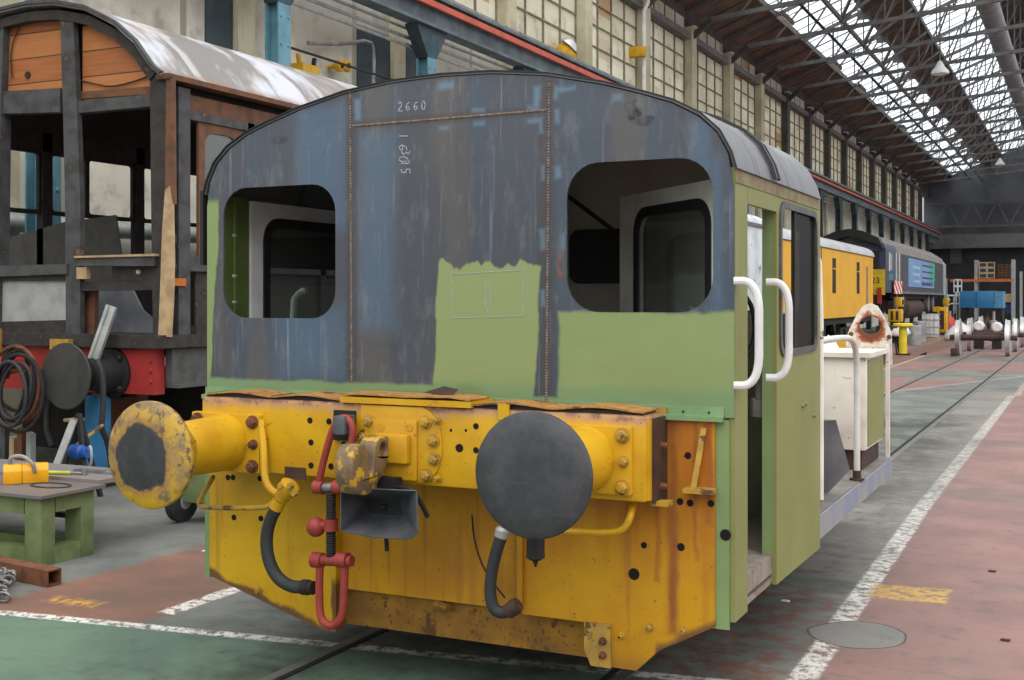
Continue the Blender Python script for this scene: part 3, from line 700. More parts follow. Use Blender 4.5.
MB().tube([C_+V(-.06, 0, 0), C_+V(.06, 0, 0)], .01, 6).tube([C_+V(0, 0, -.16), C_+V(0, 0, .16)], .01, 6).build('spoke', M['steel'], hw)
MB().box(XC-.03, XC+.03, 4.6, 6.1, 2.62, 2.66).build('roof_stiffener', M['dark'], L)
MB().tube([(-2.6, 5.2, 2.5), (-1.9, 5.6, 1.9)], .012, 6).build('cable', M['black'], L)
# door leaf swung inwards on the right
h0 = V(-1.29, 4.77, 0); dv = V(-.715, .699, 0); nv = V(-.699, -.715, 0)
def leaf(P): return [h0+dv*u+V(0, 0, z) for u, z in P]
lf = MB().plate(leaf([(0, .62), (1.05, .62), (1.05, 2.235), (0, 2.235)]), nv*.035, [leaf(rrect(.17, .86, 1.32, 2.14, .1))]).build('cab_door', M['offwhite'], L)
MB().plate([p+nv*.03 for p in leaf(rrect(.145, .885, 1.295, 2.165, .12))], nv*.012, [[p+nv*.03 for p in leaf(rrect(.19, .84, 1.34, 2.12, .08))]]).build('window_rubber', M['black'], lf)
MB().plate([p+nv*.015 for p in leaf(rrect(.17, .86, 1.32, 2.14, .1))], nv*.005).build('window_pane', M['glass'], lf)
# --- handrails either side of the doorway
def rail(y, z0, z1, off):
    x = XR
    MB().tube([(x-.005, y-.02, z0), (x+off*.6, y-.005, z0), (x+off, y, z0+.06), (x+off, y, (z0+z1)/2), (x+off, y, z1-.06), (x+off*.6, y-.005, z1), (x-.005, y-.02, z1)], .017, 10, smooth=2).build('handrail', M['clean_white'], L)
def fit_rail(px, yt, yb, off):
    p = atx(px, yt, XR+off); q = atx(px, yb, XR+off); rail(p.y, q.z, p.z, off)
fit_rail(759, 281, 386, .09); fit_rail(789, 282, 378, .09)
# --- doorway bits: step plate, valve seen inside
MB().box(XR-.35, XR-.022, 4.72, 5.3, .475, .5).build('door_step', paint('step_plate', (150, 138, 128), (112, 98, 90), scale=18, rust=.3), L)
p = atx(756, 400, XR-.1)
MB().cyl((p.x, p.y+.1, 1.28), (p.x, p.y+.1, 1.42), .03, n=10).cyl((p.x, p.y+.1, 1.2), (p.x, p.y+.1, 1.28), .05, n=10).build('valve', M['steel'], L)
# --- yellow skirt
k = Mt('rust_run_yellow', .5)
c = k.mix(k.ramp(k.noise(3), .35, .65), (192, 142, 14), (172, 120, 14))
s1 = k.noise(1, 3, .5, k.vec(20, 20, .8)); xs = k.add(k.X, k.mul(k.add(k.noise(9, 5, .7, k.vec(1, 1, .35)), -.5), .06))
run = k.mx(k.rect(xs, k.Z, -1.51, -1.465, .4, 1.3, .02), k.mul(k.rect(xs, k.Z, -1.40, -1.38, .7, 1.3, .008), .7), k.mul(k.rect(xs, k.Z, -1.345, -1.32, .85, 1.3, .02), .8), k.mul(k.rect(xs, k.Z, -1.56, -1.54, .6, .95, .008), .6))
c = k.mix(k.mul(k.mul(k.above(k.Z, .8, .35), k.ramp(s1, .32, .56)), .75), c, (172, 92, 26))
c = k.mix(k.mul(run, k.add(.5, k.mul(k.ramp(k.noise(4, 4), .3, .55), .4))), c, (136, 70, 38)); c = k.mix(k.mul(k.ramp(s1, .58, .75), .5), c, (150, 96, 34))
c = k.mix(k.mul(k.ramp(k.noise(8, 6, .65), .66, .72), .8), c, (112, 72, 36)); c = k.mix(k.mul(k.below(k.add(k.Z, k.mul(k.noise(6), .1)), .34, .05), .6), c, (120, 76, 36))
c = k.mix(k.mul(k.ramp(k.noise(60, 2, .6), .68, .72), .6), c, (80, 58, 38))
dg_ = k.add(k.add(k.Z, k.mul(k.X, -.53)), -1.1469)
c = k.mix(k.mul(k.below(k.add(dg_, k.mul(k.noise(9, 4), -.05)), .0, .02), k.above(k.X, -1.56)), c, (112, 76, 42))
RSK = k.done(c)
k = Mt('left_stained_yellow', .48)
s1 = k.noise(1, 3, .5, k.vec(20, 20, .8))
c = k.mix(k.ramp(k.noise(3), .35, .65), (208, 162, 16), (188, 142, 14)); c = k.mix(k.mul(k.ramp(s1, .55, .75), .7), c, (152, 108, 30))
c = k.mix(k.ramp(k.noise(8, 6, .65), .68, .73), c, (112, 76, 40)); c = k.mix(k.mul(k.ramp(k.noise(60, 2, .6), .69, .73), .6), c, (80, 60, 38))
dg_ = k.add(k.add(k.Z, k.mul(k.X, .2846)), .6872)
c = k.mix(k.below(k.add(dg_, k.mul(k.noise(7, 5, .65), -.09)), -.018, .012), c, (104, 72, 44)); c = k.mix(k.mul(k.above(k.add(k.X, k.mul(k.noise(9, 4), .05)), -3.09, .008), k.below(k.Z, .45, .03)), c, (110, 72, 40))
LSK = k.done(c)
MB().plate(XZ([(XL+.03, .945), (XL+.03, .40), (-3.17, .215), (-3.09, .215), (-3.09, 1.26), (XL+.03, 1.26)], D-.012), (0, .07, 0)).build('left_skirt', LSK, L)
MB().box(XL, XL+.03, D-.01, D+.2, .39, 1.26).build('corner_post', M['mint'], L)
MB().plate(XZ([(-3.09, .405), (-2.15, .405), (-2.15, 1.26), (-3.09, 1.26)], D+.035), (0, .03, 0)).build('centre_skirt', M['skirt'], L)
MB().plate(XZ([(-2.15, .405), (-1.83, .405), (-1.83, .235), (-1.64, .235), (-1.545, .328), (XR-.075, .45), (XR-.075, 1.26), (-2.15, 1.26)], D-.012), (0, .05, 0)).build('right_skirt', RSK, L)
MB().box(-3.12, -1.82, D+.07, D+.12, .235, .42).build('lower_beam', M['lower'], L)
MB().box(-2.165, -2.14, D-.03, D+.02, .43, .93).build('skirt_rib', M['skirt'], L)
bq = MB().plate(XZ([(-1.86, .41), (-1.745, .41), (-1.745, .235), (-1.83, .235), (-1.86, .3)], D-.03), (0, .02, 0)).build('skirt_bracket', M['worn_yellow'], L)
p = aty(447, 612, D); MB().tube([(-2.60, D+.04, .385), (-2.52, D+.02, .38)], .018, 8).build('drain_stub', M['lower'], L)
# bolts (one mesh shared by every copy)
bolt_src = {}
def bolt(px, py, Y, r=.021, mat='worn_yellow', par=None, d=(0, -1, 0), pos=None):
    p = pos or aty(px, py, Y); key = (mat, round(r, 3), d)
    if key not in bolt_src:
        m = MB(); dd = Vector(d)
        m.lathe(p, d, [(0, r*1.35), (.006, r*1.35)], 14); m.lathe(p+dd*.006, d, [(0, r), (.02, r), (.024, r*.8)], 6); m.lathe(p+dd*(.026 if r > .014 else .02), d, [(0, r*.55), (.01, r*.5)], 10)
        b_ = m.build('bolt', M[mat], par or L); bolt_src[key] = (b_, p.copy(), b_.location.copy())
    else:
        s_, sp_, sl_ = bolt_src[key]; b_ = s_.copy(); COL.objects.link(b_); b_.location = sl_+(p-sp_)
        b_.parent = par or L; b_.matrix_parent_inverse = Matrix.Translation(-wloc(par or L))
    return b_
M['holeshade'] = paint('bolt_hole_shade_black', (16, 15, 14), rough=.9)  # for flat black discs that stand in for the shade inside bolt holes
hole_src = []
def hole(px, py, Y, r=.016):
    p = aty(px, py, Y)
    if not hole_src:
        h_ = MB().lathe(p+V(0, .004, 0), (0, -1, 0), [(0, 1*.016), (.0055, .016)], 14).build('bolt_hole_shade_disc', M['holeshade'], L); hole_src.append((h_, p.copy(), h_.location.copy()))
    else:
        s_, sp_, sl_ = hole_src[0]; h_ = s_.copy(); COL.objects.link(h_); h_.location = sl_+(p-sp_); h_.parent = L; h_.matrix_parent_inverse = Matrix.Translation(-wloc(L))
    h_.scale = (r/.016, 1, r/.016)
S = D-.012
for px, py in ((228, 477), (233, 477), (260, 478), (234, 517), (261, 518)): hole(px, py, S, .014)
for px, py in ((688, 455), (680, 501), (690, 502.5), (711, 503)): hole(px, py, S, .014)
hole(644, 544.5, S, .013); hole(634, 576, S, .024); hole(681, 547, S, .016)
for px, py in ((260, 590), (650, 627), (684, 630)): bolt(px, py, S, .012)
bolt(621.5, 635.5, S, .01); bolt(603, 641, D-.03, .012, 'rust'); bolt(603, 655, D-.03, .012, 'rust')
# --- buffer beam (box section) with its lifted tread plates
YB = 4.34
k = Mt('beam_yellow', .45)
c = k.mix(k.ramp(k.noise(5), .35, .7), (206, 160, 26), (192, 143, 22)); up = k.add(k.Z, k.mul(k.add(k.noise(1, 5, .65, k.vec(9, 9, 2)), -.5), .09))
c = k.mix(k.mul(k.above(up, 1.248, .022), .85), c, (176, 134, 104)); c = k.mix(k.mul(k.above(up, 1.268, .012), k.ramp(k.noise(12, 4), .4, .55)), c, (128, 92, 76))
c = k.mix(k.ramp(k.noise(16, 6, .65), .66, .7), c, (120, 80, 44)); c = k.mix(k.mul(k.ramp(k.noise(60, 2, .6), .69, .73), .7), c, (70, 52, 36))
BEAM = k.done(c)
MB().plate(XZ([(-3.7, .95), (-1.53, .95), (-1.53, 1.27), (-1.545, 1.285), (-3.685, 1.285), (-3.7, 1.27)], YB), (0, D-.02-YB, 0)).build('buffer_beam', BEAM, L, bevel=.012)
M['tread'] = paint('rusty_tread', (178, 130, 66), (140, 92, 56), scale=30, rough=.7, rust=.45)
def tread(x0, x1, n_, amp, z, name='tread_plate'):
    prof = []
    for i in range(41):
        u = i/40; prof.append(V(x0+(x1-x0)*u, YB-.004, z+amp*abs(sin(pi*n_*u))**1.4))
    MB().sheet(prof, (0, D-.03-YB, 0), .006).build(name, M['tread'], L)
MB().box(-3.68, -1.55, YB+.012, D-.035, 1.284, 1.299).build('tread_gap_shade_box', M['black'], L)  # black filler put in as the shade under the lifted treads
tread(-3.68, -2.93, 2, .014, 1.292); tread(-2.3, -1.54, 2, .014, 1.293)
MB().box(-2.92, -2.28, YB-.02, D-.02, 1.286, 1.312).build('centre_tread', M['yellow'], L)
MB().sheet([V(-2.92, YB-.022, 1.318), V(-2.8, YB-.022, 1.322), V(-2.6, YB-.022, 1.318), V(-2.38, YB-.022, 1.324), V(-2.28, YB-.022, 1.314)], (0, .18, 0), .006).build('centre_tread_top', M['tread'], L)
MB().plate([aty(425, 393, 4.42), aty(444, 387, 4.46), aty(458, 390, 4.46), aty(452, 396, 4.40)], (0, .0, .004)).build('loose_rag', M['brown_steel'], L)
# dark end plate on the right
MB().box(-1.53, -1.522, YB+.02, D-.005, .955, 1.26).build('beam_end', M['yellow'], L)
MB().box(-1.522, -1.508, YB+.05, D-.005, .94, 1.27).build('end_plate', M['brown_steel'], L)
for z in (1.0, 1.16): bolt(0, 0, 0, .013, 'rust', None, (1, 0, 0), V(-1.512, YB+.12, z))
MB().box(-1.53, -1.46, YB+.06, YB+.12, .93, .948).build('end_lug', M['worn_yellow'], L)
MB().box(-1.555, -1.51, YB+.2, D-.015, 1.27, 1.3).build('beam_capping', M['tread'], L)
for px, py in ((310, 420), (329, 421), (311, 442), (311, 465), (331, 466), (344, 444)): hole(px, py, YB, .014)
for px, py in ((476, 425.5), (476, 449.5)): hole(px, py, YB, .013)
hole(459.5, 448.5, YB, .018); hole(451, 428, YB, .006); hole(466, 428, YB, .006)
# rubbed patch and slotted lugs on the beam
a, c = aty(285, 478, YB), aty(306, 468, YB)
MB().box(a.x, c.x, YB-.003, YB+.002, a.z, c.z).build('worn_patch', M['brown_steel'], L)
a, c = aty(499, 412, YB), aty(510, 404, YB); MB().box(a.x, c.x, YB-.012, YB, a.z-.03, c.z).build('beam_lug', M['yellow'], L)
# --- drawgear plate, hook
a, c = aty(362, 478, YB), aty(443, 408, YB)
pl = [(a.x, a.z), (c.x-.09, a.z)]+[(c.x-.1+.1*cos(t), (a.z+c.z)/2+(c.z-a.z)/2*sin(t)) for t in [radians(-60+15*i) for i in range(9)]]+[(c.x-.09, c.z), (a.x, c.z)]
dp = MB().plate(XZ(pl, YB-.012), (0, .02, 0)).build('drawgear_plate', M['yellow'], L, bevel=.003)
for px, py in ((370, 421), (426.5, 422), (434, 440.5), (434.7, 459), (427, 475), (364, 436)): bolt(px, py, YB-.012, .021, 'worn_yellow', dp)
for px, py in ((437.5, 420.5), (438, 478)): bolt(px, py, YB-.012, .011, 'worn_yellow', dp)
a, c = aty(365, 477, YB-.02), aty(417, 421, YB-.02); dq = MB().box(a.x, c.x, YB-.024, YB-.01, a.z, c.z).build('square_plate', M['yellow'], L, bevel=.003)
for px, py in ((381, 427), (410, 427.5), (410, 470)):
    p = aty(px, py, YB-.024); MB().lathe(p, (0, -1, 0), [(0, .017), (.003, .016)], 14).build('plug', M['yellow'], dq)
a, c = aty(387, 463, YB-.05), aty(408, 435, YB-.05); st = MB().box(a.x-.06, c.x, YB-.06, YB-.02, a.z, c.z).build('hook_shank', M['yellow'], L, bevel=.01)
PR = [(4.335, 1.145), (4.27, 1.16), (4.215, 1.157), (4.18, 1.13), (4.172, 1.085), (4.165, 1.03), (4.15, 1.01), (4.133, 1.03), (4.125, 1.10), (4.105, 1.145), (4.045, 1.145), (4.015, 1.11), (4.003, 1.05), (4.015, .99), (4.055, .945), (4.12, .93), (4.18, .95), (4.235, 1.0), (4.285, 1.045), (4.34, 1.06)]
MB().plate(YZ(PR, -2.735), (.085, 0, 0), [YZ([(4.246+.026*cos(t), 1.105+.03*sin(t)) for t in [2*pi*i/14 for i in range(14)]], -2.735)]).build('drawhook', M['hookworn'], L, bevel=.02, sharp=50)
# --- screw coupling
cp = MB(); a, c = aty(334, 440, YB-.01), aty(355, 411, YB-.01)
MB().box(a.x+.0, c.x, YB-.014, YB, a.z, c.z).build('coupling_backing', M['black'], L)
a, c = aty(335, 434, YB-.08), aty(347, 416, YB-.08); MB().box(a.x, c.x, YB-.1, YB-.01, a.z, c.z).build('coupling_hanger', M['funnel'], L, bevel=.006)
SY = YB-.07
def sp_(px, py, dy=0): return aty(px, py, SY+dy)
cl = MB().tube([sp_(318, 486), sp_(325, 455), sp_(333, 427), sp_(341, 417, -.0), sp_(349, 419, .0), sp_(354, 430), sp_(348, 458), sp_(341, 487)], .016, 10, smooth=2).build('coupling_shackle', M['red'], L)
for px in (320, 339): MB().lathe(sp_(px-5, 487), (1, 0, 0), [(0, .03), (.045, .03)], 14).build('shackle_eye', M['red'], cl)
MB().cyl(sp_(316, 487), sp_(344, 487.5), .02, n=12).build('upper_trunnion', M['steel'], L)
sc_ = MB().cyl(sp_(331, 492), sp_(331, 556), .019, n=12)
for i in range(26): 
    p = sp_(331, 493+i*2.4); sc_.lathe(p, (0, 0, -1), [(0, .019), (.005, .0225), (.01, .019)], 12)
sc_.build('coupling_screw', M['dark'], L)
MB().lathe(sp_(331, 519), (0, 0, -1), [(0, .03), (.05, .03)], 14).build('screw_collar', M['red'], L)
MB().sphere(sp_(316, 527), .043, 16).tube([sp_(320, 526), sp_(331, 524)], .02, 8).build('tommy_bar_weight', M['red'], L)
ll = MB().tube([sp_(320, 560), sp_(319, 590), sp_(320, 615), sp_(324, 623), sp_(331, 626), sp_(338, 623), sp_(343, 614), sp_(344, 590), sp_(345, 560)], .018, 10, smooth=2).build('lower_link', M['red'], L)
for px in (317, 342): MB().lathe(sp_(px-4, 559.5), (1, 0, 0), [(0, .034), (.05, .034)], 14).build('link_eye', M['red'], ll)
MB().cyl(sp_(313, 560), sp_(352, 561), .024, n=12).build('lower_trunnion', M['red'], L)
# --- the black funnel under the hook
fo = [aty(x, y, YB-.2) for x, y in ((341, 488), (416, 491), (417, 533), (409, 539), (374, 537), (341, 531))]
fi = [aty(x, y, YB-.02) for x, y in ((368, 499), (402, 500), (402, 513), (397, 515), (378, 514), (368, 512))]
m = MB(); nv_ = len(fo); A = [m.bm.verts.new(p) for p in fo]; B = [m.bm.verts.new(p) for p in fi]
cen = sum((p for p in fo), V(0, 0, 0))/nv_
A2 = [m.bm.verts.new(p+(p-cen).normalized()*.006+V(0, .002, 0)) for p in fo]; B2 = [m.bm.verts.new(p+(p-cen).normalized()*.006+V(0, .004, 0)) for p in fi]
for i in range(nv_):
    j = (i+1) % nv_
    for q in ((A[i], A[j], B[j], B[i]), (A2[i], B2[i], B2[j], A2[j]), (A[i], A2[i], A2[j], A[j])): m.bm.faces.new(q)
m.bm.faces.new(B); m.bm.faces.new(B2[::-1])
fn = m.build('coupling_funnel', M['funnel'], L, sharp=20)
p = aty(384, 507, YB-.03); MB().plate([q+(aty(385, 507, YB-.02)-q)*.04-V(0, .004, 0) for q in fi], (0, .002, 0)).build('throat_shade_plate', M['black'], fn)  # black plate painted in for the shade inside the throat
MB().sphere(p, .014, 10).build('funnel_pin', M['dark'], fn)
MB().tube([aty(386, 536, YB-.1), aty(387, 551, YB-.1)], .009, 8).build('funnel_peg', M['dark'], fn)
MB().tube([aty(380, 486, YB-.03), aty(400, 487, YB-.08), aty(414, 491, YB-.12), aty(421, 503, YB-.1), aty(428, 517, YB-.08)], .01, 8, smooth=2).build('funnel_handle', M['black'], L)
MB().box(*[v for pr in zip(aty(377, 489, YB-.08), aty(402, 477, YB-.03)) for v in pr]).build('funnel_mount', M['dark'], L)
# --- buffers
def buffer(cx, cz, dark):
    fl = MB().plate(XZ(rrect(cx-.19, cx+.195, cz-.13, cz+.135, .008), YB-.025), (0, .025, 0)).build('buffer_flange', M['yellow'], L, bevel=.004)
    hs = MB().lathe((cx, YB-.025, cz), (0, -1, 0), [(0, .129), (.02, .127), (.2, .122), (.3, .118), (.315, .112), (.32, .085)], 32).build('buffer_housing', M['yellow'], fl)
    for sx, sz in ((.16, .1), (.165, .0), (.16, -.1), (-.155, .1), (-.155, -.1)):
        bolt(0, 0, 0, .023 if abs(sz) > .05 else .017, 'rust' if not dark else 'worn_yellow', fl, (0, -1, 0), V(cx+sx, YB-.025, cz+sz))
    MB().cyl((cx, YB-.3, cz), (cx, 3.85, cz), .075, n=20).build('buffer_plunger', M['dark'], fl)
    k_ = Mt('buffer_face_dark' if dark else 'buffer_face_yellow', .55, 0, .4)
    r = k_.math('SQRT', k_.add(k_.math('POWER', k_.add(k_.X, -cx+(0 if dark else .03)), 2.), k_.math('POWER', k_.add(k_.Z, -cz-(0 if dark else -.012)), 2.)))
    r2 = k_.add(r, k_.mul(k_.add(k_.noise(9, 5, .65), -.5), .09))
    nn = k_.noise(14, 6, .65)
    if dark:
        c_ = k_.mix(k_.ramp(nn, .35, .65), (56, 57, 60), (70, 71, 74)); c_ = k_.mix(k_.mul(k_.below(r2, .07, .05), .5), c_, (48, 48, 50))
        c_ = k_.mix(k_.mul(k_.ramp(k_.noise(1, 5, .6, k_.vec(3, 3, 16)), .6, .75), .4), c_, (96, 97, 100))
    else:
        yl_ = k_.mix(k_.ramp(nn, .4, .6), (186, 148, 52), (160, 130, 74)); yl_ = k_.mix(k_.mul(k_.ramp(k_.noise(15, 6, .72), .47, .58), .8), yl_, (116, 100, 80)); yl_ = k_.mix(k_.mul(k_.ramp(k_.noise(30, 4, .7), .56, .62), .8), yl_, (92, 66, 52))
        yl_ = k_.mix(k_.mul(k_.below(k_.Z, cz-.12, .05), k_.ramp(nn, .65, .45)), yl_, (206, 160, 34))
        yl_ = k_.mix(k_.mul(k_.rect(r2, k_.Z, .142, .165, 0, 3, .02), .6), yl_, (140, 96, 66))
        c_ = k_.mix(k_.below(r2, .142, .008), yl_, k_.mix(k_.ramp(nn, .35, .65), (58, 58, 62), (48, 48, 50)))
    k_.bump(nn, .25); fm = k_.done(c_)
    MB().lathe((cx, 3.862, cz), (0, -1, 0), [(0, .12), (.004, .21), (.012, .226), (.03, .2275), (.038, .222), (.046, .15), (.052, .06), (.053, .001)], 56).build('buffer_head', fm, fl, sharp=60)
    return fl
buffer(-1.775, 1.108, True); buffer(-3.545, 1.08, False)
# --- hoses, cocks and pipes
def pth(pts, Y): return [aty(x, y, Y if len(q) == 0 else q[0]) for x, y, *q in pts]
Yh = YB-.06
MB().tube(pth([(261, 420, YB-.005), (264, 450, YB-.03), (264, 470, YB-.05), (266, 483, YB-.06), (271, 490, YB-.06), (277, 494, YB-.06)], Yh), .017, 10, smooth=2).build('brake_pipe', M['yellow'], L)
MB().tube(pth([(213, 477, YB+.05), (207, 487), (201, 498), (198, 504), (203, 507), (225, 508), (255, 508), (268, 507), (276, 500)], Yh), .012, 8, smooth=1).build('brake_pipe', M['worn_yellow'], L)
ck = MB().lathe(aty(281, 499, Yh), aty(291, 484, Yh)-aty(281, 499, Yh), [(0, .032), (.03, .035), (.045, .045), (.085, .045), (.095, .03)], 16).build('brake_cock', M['yellow'], L)
for x, y in ((292, 485), (296, 493), (283, 485)): MB().lathe(aty(x, y, Yh-.03), (0, -1, 0), [(0, .016), (.025, .013)], 6).build('nut', M['worn_yellow'], ck)
MB().lathe(aty(280, 500, Yh), aty(276, 508, Yh)-aty(280, 500, Yh), [(0, .03), (.045, .032)], 14).build('hose_collar', M['yellow'], ck)
MB().tube(pth([(277, 507), (270, 520), (266, 538), (268, 560), (277, 578), (291, 587), (305, 587)], Yh), .028, 14, smooth=2).build('brake_hose', M['rubber'], L)
MB().lathe(aty(303, 587, Yh), aty(314, 588, Yh)-aty(303, 587, Yh), [(0, .034), (.03, .034), (.034, .028), (.055, .03)], 14).build('hose_coupling', M['dark'], L)
Yr = YB-.02
MB().tube(pth([(502, 535), (496, 552), (491, 575), (490, 595), (493, 608), (500, 613), (509, 611)], Yr), .025, 14, smooth=2).build('brake_hose', M['rubber'], L)
MB().lathe(aty(503.5, 527, Yr), aty(501, 538, Yr)-aty(503.5, 527, Yr), [(0, .02), (.012, .03), (.04, .03), (.045, .026)], 14).build('hose_collar', M['galv'], L)
MB().lathe(aty(508, 612, Yr), aty(519, 603, Yr)-aty(508, 612, Yr), [(0, .03), (.04, .033), (.06, .028)], 12).build('hose_coupling', M['brown_steel'], L)
MB().tube(pth([(634, 502, YB+.1), (631, 515), (626, 527), (618, 532), (600, 533), (565, 531)], YB+.03), .014, 8, smooth=2).build('brake_pipe', M['yellow'], L)
MB().lathe(aty(535.5, 536, YB-.3), (0, 0, -1), [(0, .034), (.08, .035), (.09, .02), (.092, .012), (.115, .004)], 16).build('drain_bottle', M['black'], L)
MB().tube(pth([(472, 515), (474, 540), (482, 566), (495, 585), (505, 598)], D-.015), .004, 6, smooth=2).build('thin_wire', M['dark'], L)
# --- step bracket on the right of the skirt
a, c = aty(704, 428, S-.01), aty(693, 491, S-.05)
bk = MB().beam(a, c, .022, .008, (0, 1, 0)).build('step_stay', M['worn_yellow'], L)
a, c = aty(684, 492, S-.06), aty(717, 484, S-.0)
MB().box(aty(684, 490, S-.05).x, aty(717, 490, S).x, S-.07, S, aty(700, 490, S-.04).z-.012, aty(700, 490, S-.04).z+.006).build('lamp_step', M['worn_yellow'], L)
p = aty(727, 535, D); MB().lathe(V(XR-.035, D+.001, p.z), (0, -1, 0), [(0, .022), (.003, .022)], 16).build('bolt_hole_shade_disc', M['holeshade'], L)
# --- deck, bonnet and far end behind the cab
MB().box(XL, XR, 6.2, 8.68, .5, .62).build('running_plate_edge', M['greyblue'], L)
MB().box(XL+.01, XR-.01, 6.2, 8.67, .62, .63).build('running_plate', M['deck'], L)
bx0, bx1, by0, by1 = -3.78, -1.285, 7.87, 8.6
MB().box(bx0+.03, bx1-.03, by0+.03, by1-.02, .63, .78).build('bonnet_base', M['brown_steel'], L)
bon = MB().box(bx0, bx1, by0, by1, .76, 1.36).build('bonnet', M['rustywhite'], L, bevel=.01)
MB().box(bx1, bx1+.006, by0+.06, by1-.03, .78, 1.34).build('bonnet_side', M['olive'], bon)
MB().box(bx0-.03, bx1+.03, by0-.03, by1+.03, 1.36, 1.39).build('bonnet_lid', M['rustywhite'], bon)
MB().box(-1.27, -1.245, 8.6, 8.635, .63, 1.42).build('edge_post', M['rustywhite'], L)
pk = [(846, 365), (846, 338), (850, 328), (858, 312), (864, 305), (870, 303), (877, 306), (884, 317), (891, 332), (892, 365)]
pc = aty(870, 327, 8.64)
k = Mt('rusted_lifting_plate', .6); rr = k.math('SQRT', k.add(k.math('POWER', k.add(k.X, -pc.x), 2.), k.math('POWER', k.add(k.Z, -pc.z+.01), 2.)))
rr = k.add(rr, k.mul(k.add(k.noise(14, 5, .7), -.5), .12))
c_ = k.mix(k.ramp(k.noise(20, 5), .4, .65), (214, 206, 194), (192, 178, 160)); c_ = k.mix(k.below(rr, .105, .012), c_, (150, 74, 40)); c_ = k.mix(k.below(rr, .085, .01), c_, (104, 58, 38))
c_ = k.mix(k.ramp(k.noise(26, 4, .7), .66, .7), c_, (120, 66, 40))
eye = [(870+11*cos(t), 325+9*sin(t)) for t in [2*pi*i/18 for i in range(18)]]
MB().plate([aty(x, y, 8.64) for x, y in pk], (0, .03, 0), [[aty(x, y, 8.64) for x, y in eye]]).build('lifting_plate', k.done(c_), L)
for x, y in ((851, 334), (889, 337), (866, 352), (873, 350)): bolt(x, y, 8.64, .012, 'rust')
MB().tube([aty(841, 362, 8.0), aty(858, 357, 8.0), aty(868, 361, 8.0)], .012, 8).build('filler_pipe', M['rust'], L)
MB().tube([(XR-.03, 6.18, 1.515), (XR-.03, 6.9, 1.515), (XR-.03, 7.3, 1.50), (XR-.03, 7.44, 1.42), (XR-.03, 7.46, 1.2), (XR-.03, 7.46, .63)], .019, 10, smooth=2).build('handrail', M['white'], L)
MB().lathe((XR-.03, 7.46, .63), (0, 0, 1), [(0, .045), (.012, .045), (.014, .025), (.06, .025)], 12).build('handrail_foot', M['brown_steel'], L)
MB().tube([(XR-.03, 6.2, 2.0), (XR+.0, 6.22, 1.9), (XR+.0, 6.22, .7)], .014, 8, smooth=1).build('handrail', M['offwhite'], L)
MB().plate([aty(824, 421, 6.7), aty(836, 420, 6.7), aty(850, 470, 6.9), aty(824, 497, 6.9)], (-.3, .02, .0)).build('loose_deck_sheet', M['greyplate'], L)
MB().plate([V(-2.2, 6.9, .64), V(-1.30, 6.55, .64), V(-1.36, 6.6, .98), V(-2.2, 6.9, 1.0)], (0, .01, 0)).build('deck_sheet', M['greyplate'], L)
MB().box(-1.27, -1.25, 8.67, 8.72, .8, .83).build('end_lug', M['worn_yellow'], L)
# --- frames and wheels in the shadow beneath
MB().box(-3.0, -2.9, 4.7, 8.6, .35, .62).box(-2.2, -2.1, 4.7, 8.6, .35, .62).build('main_frame', M['dark'], L)
for y in (5.75, 7.7):
    MB().cyl((-3.5, y, .34), (-1.8, y, .34), .06, n=12).build('axle', M['dark'], L)
    for x in (-3.37, -1.93):
        s_ = 1 if x < XC else -1
        MB().lathe((x-.06*s_, y, .346), (s_, 0, 0), [(0, .34), (.1, .335), (.105, .37), (.13, .37)], 32).build('wheel', M['brown_steel'], L)
# ------------------------------------------------------------------ the old coach on the left
CY = 8.4; CX = -9.25; CR = -7.55; CL = 2*CX-CR; CEND = 19.0
K = thing('railway_coach', (CX, 17, 0), 'stripped timber-framed railway coach with curved whitewashed roof and red buffer beam', 'railway coach')
def E(px, py): return aty(px, py, CY)
def pq(m, pts, depth=.1, Y=CY, mirror=False):
    P = [aty(x, y, Y) for x, y in pts]; m.plate(P, (0, depth, 0))
    if mirror: m.plate([V(2*CX-p.x, p.y, p.z) for p in P], (0, depth, 0))
    return m
RU = [(0, 4.57), (.36, 4.548), (.75, 4.457), (1.12, 4.277), (1.365, 4.086), (1.57, 3.838), (1.68, 3.76)]
rp = [(CX-u, z) for u, z in reversed(RU)]+[(CX+u, z) for u, z in RU[1:]]
k = Mt('coach_roof_canvas', .5, 0, .5)
cc = k.mix(k.ramp(k.noise(1, 4, .6, k.vec(.7, 1.4, .7)), .45, .56), (186, 188, 196), (112, 108, 105))
cc = k.mix(k.mul(k.ramp(k.noise(2, 5, .65), .5, .66), .7), cc, (160, 138, 126))
cc = k.mix(k.below(k.math('FRACT', k.mul(k.Y, .45)), .05, .02), cc, (170, 168, 166))
cc = k.mix(k.mul(k.below(k.Z, 3.86, .06), k.ramp(k.noise(5, 4), .3, .55)), cc, (120, 92, 76))
MB().sheet(XZ(rp, CY-.08), (0, CEND-CY, 0), .03).build('roof', k.done(cc), K)
rp2 = [(x, z-.035) for x, z in rp[1:-1]]
MB().sheet(XZ(rp2, CY-.03), (0, .16, 0), -.09).build('end_arch', M['charwood'], K)
MB().sheet(XZ([(x, z+.02) for x, z in rp], CY-.1), (0, .05, 0), .03).build('roof_beading', M['greywood'], K)
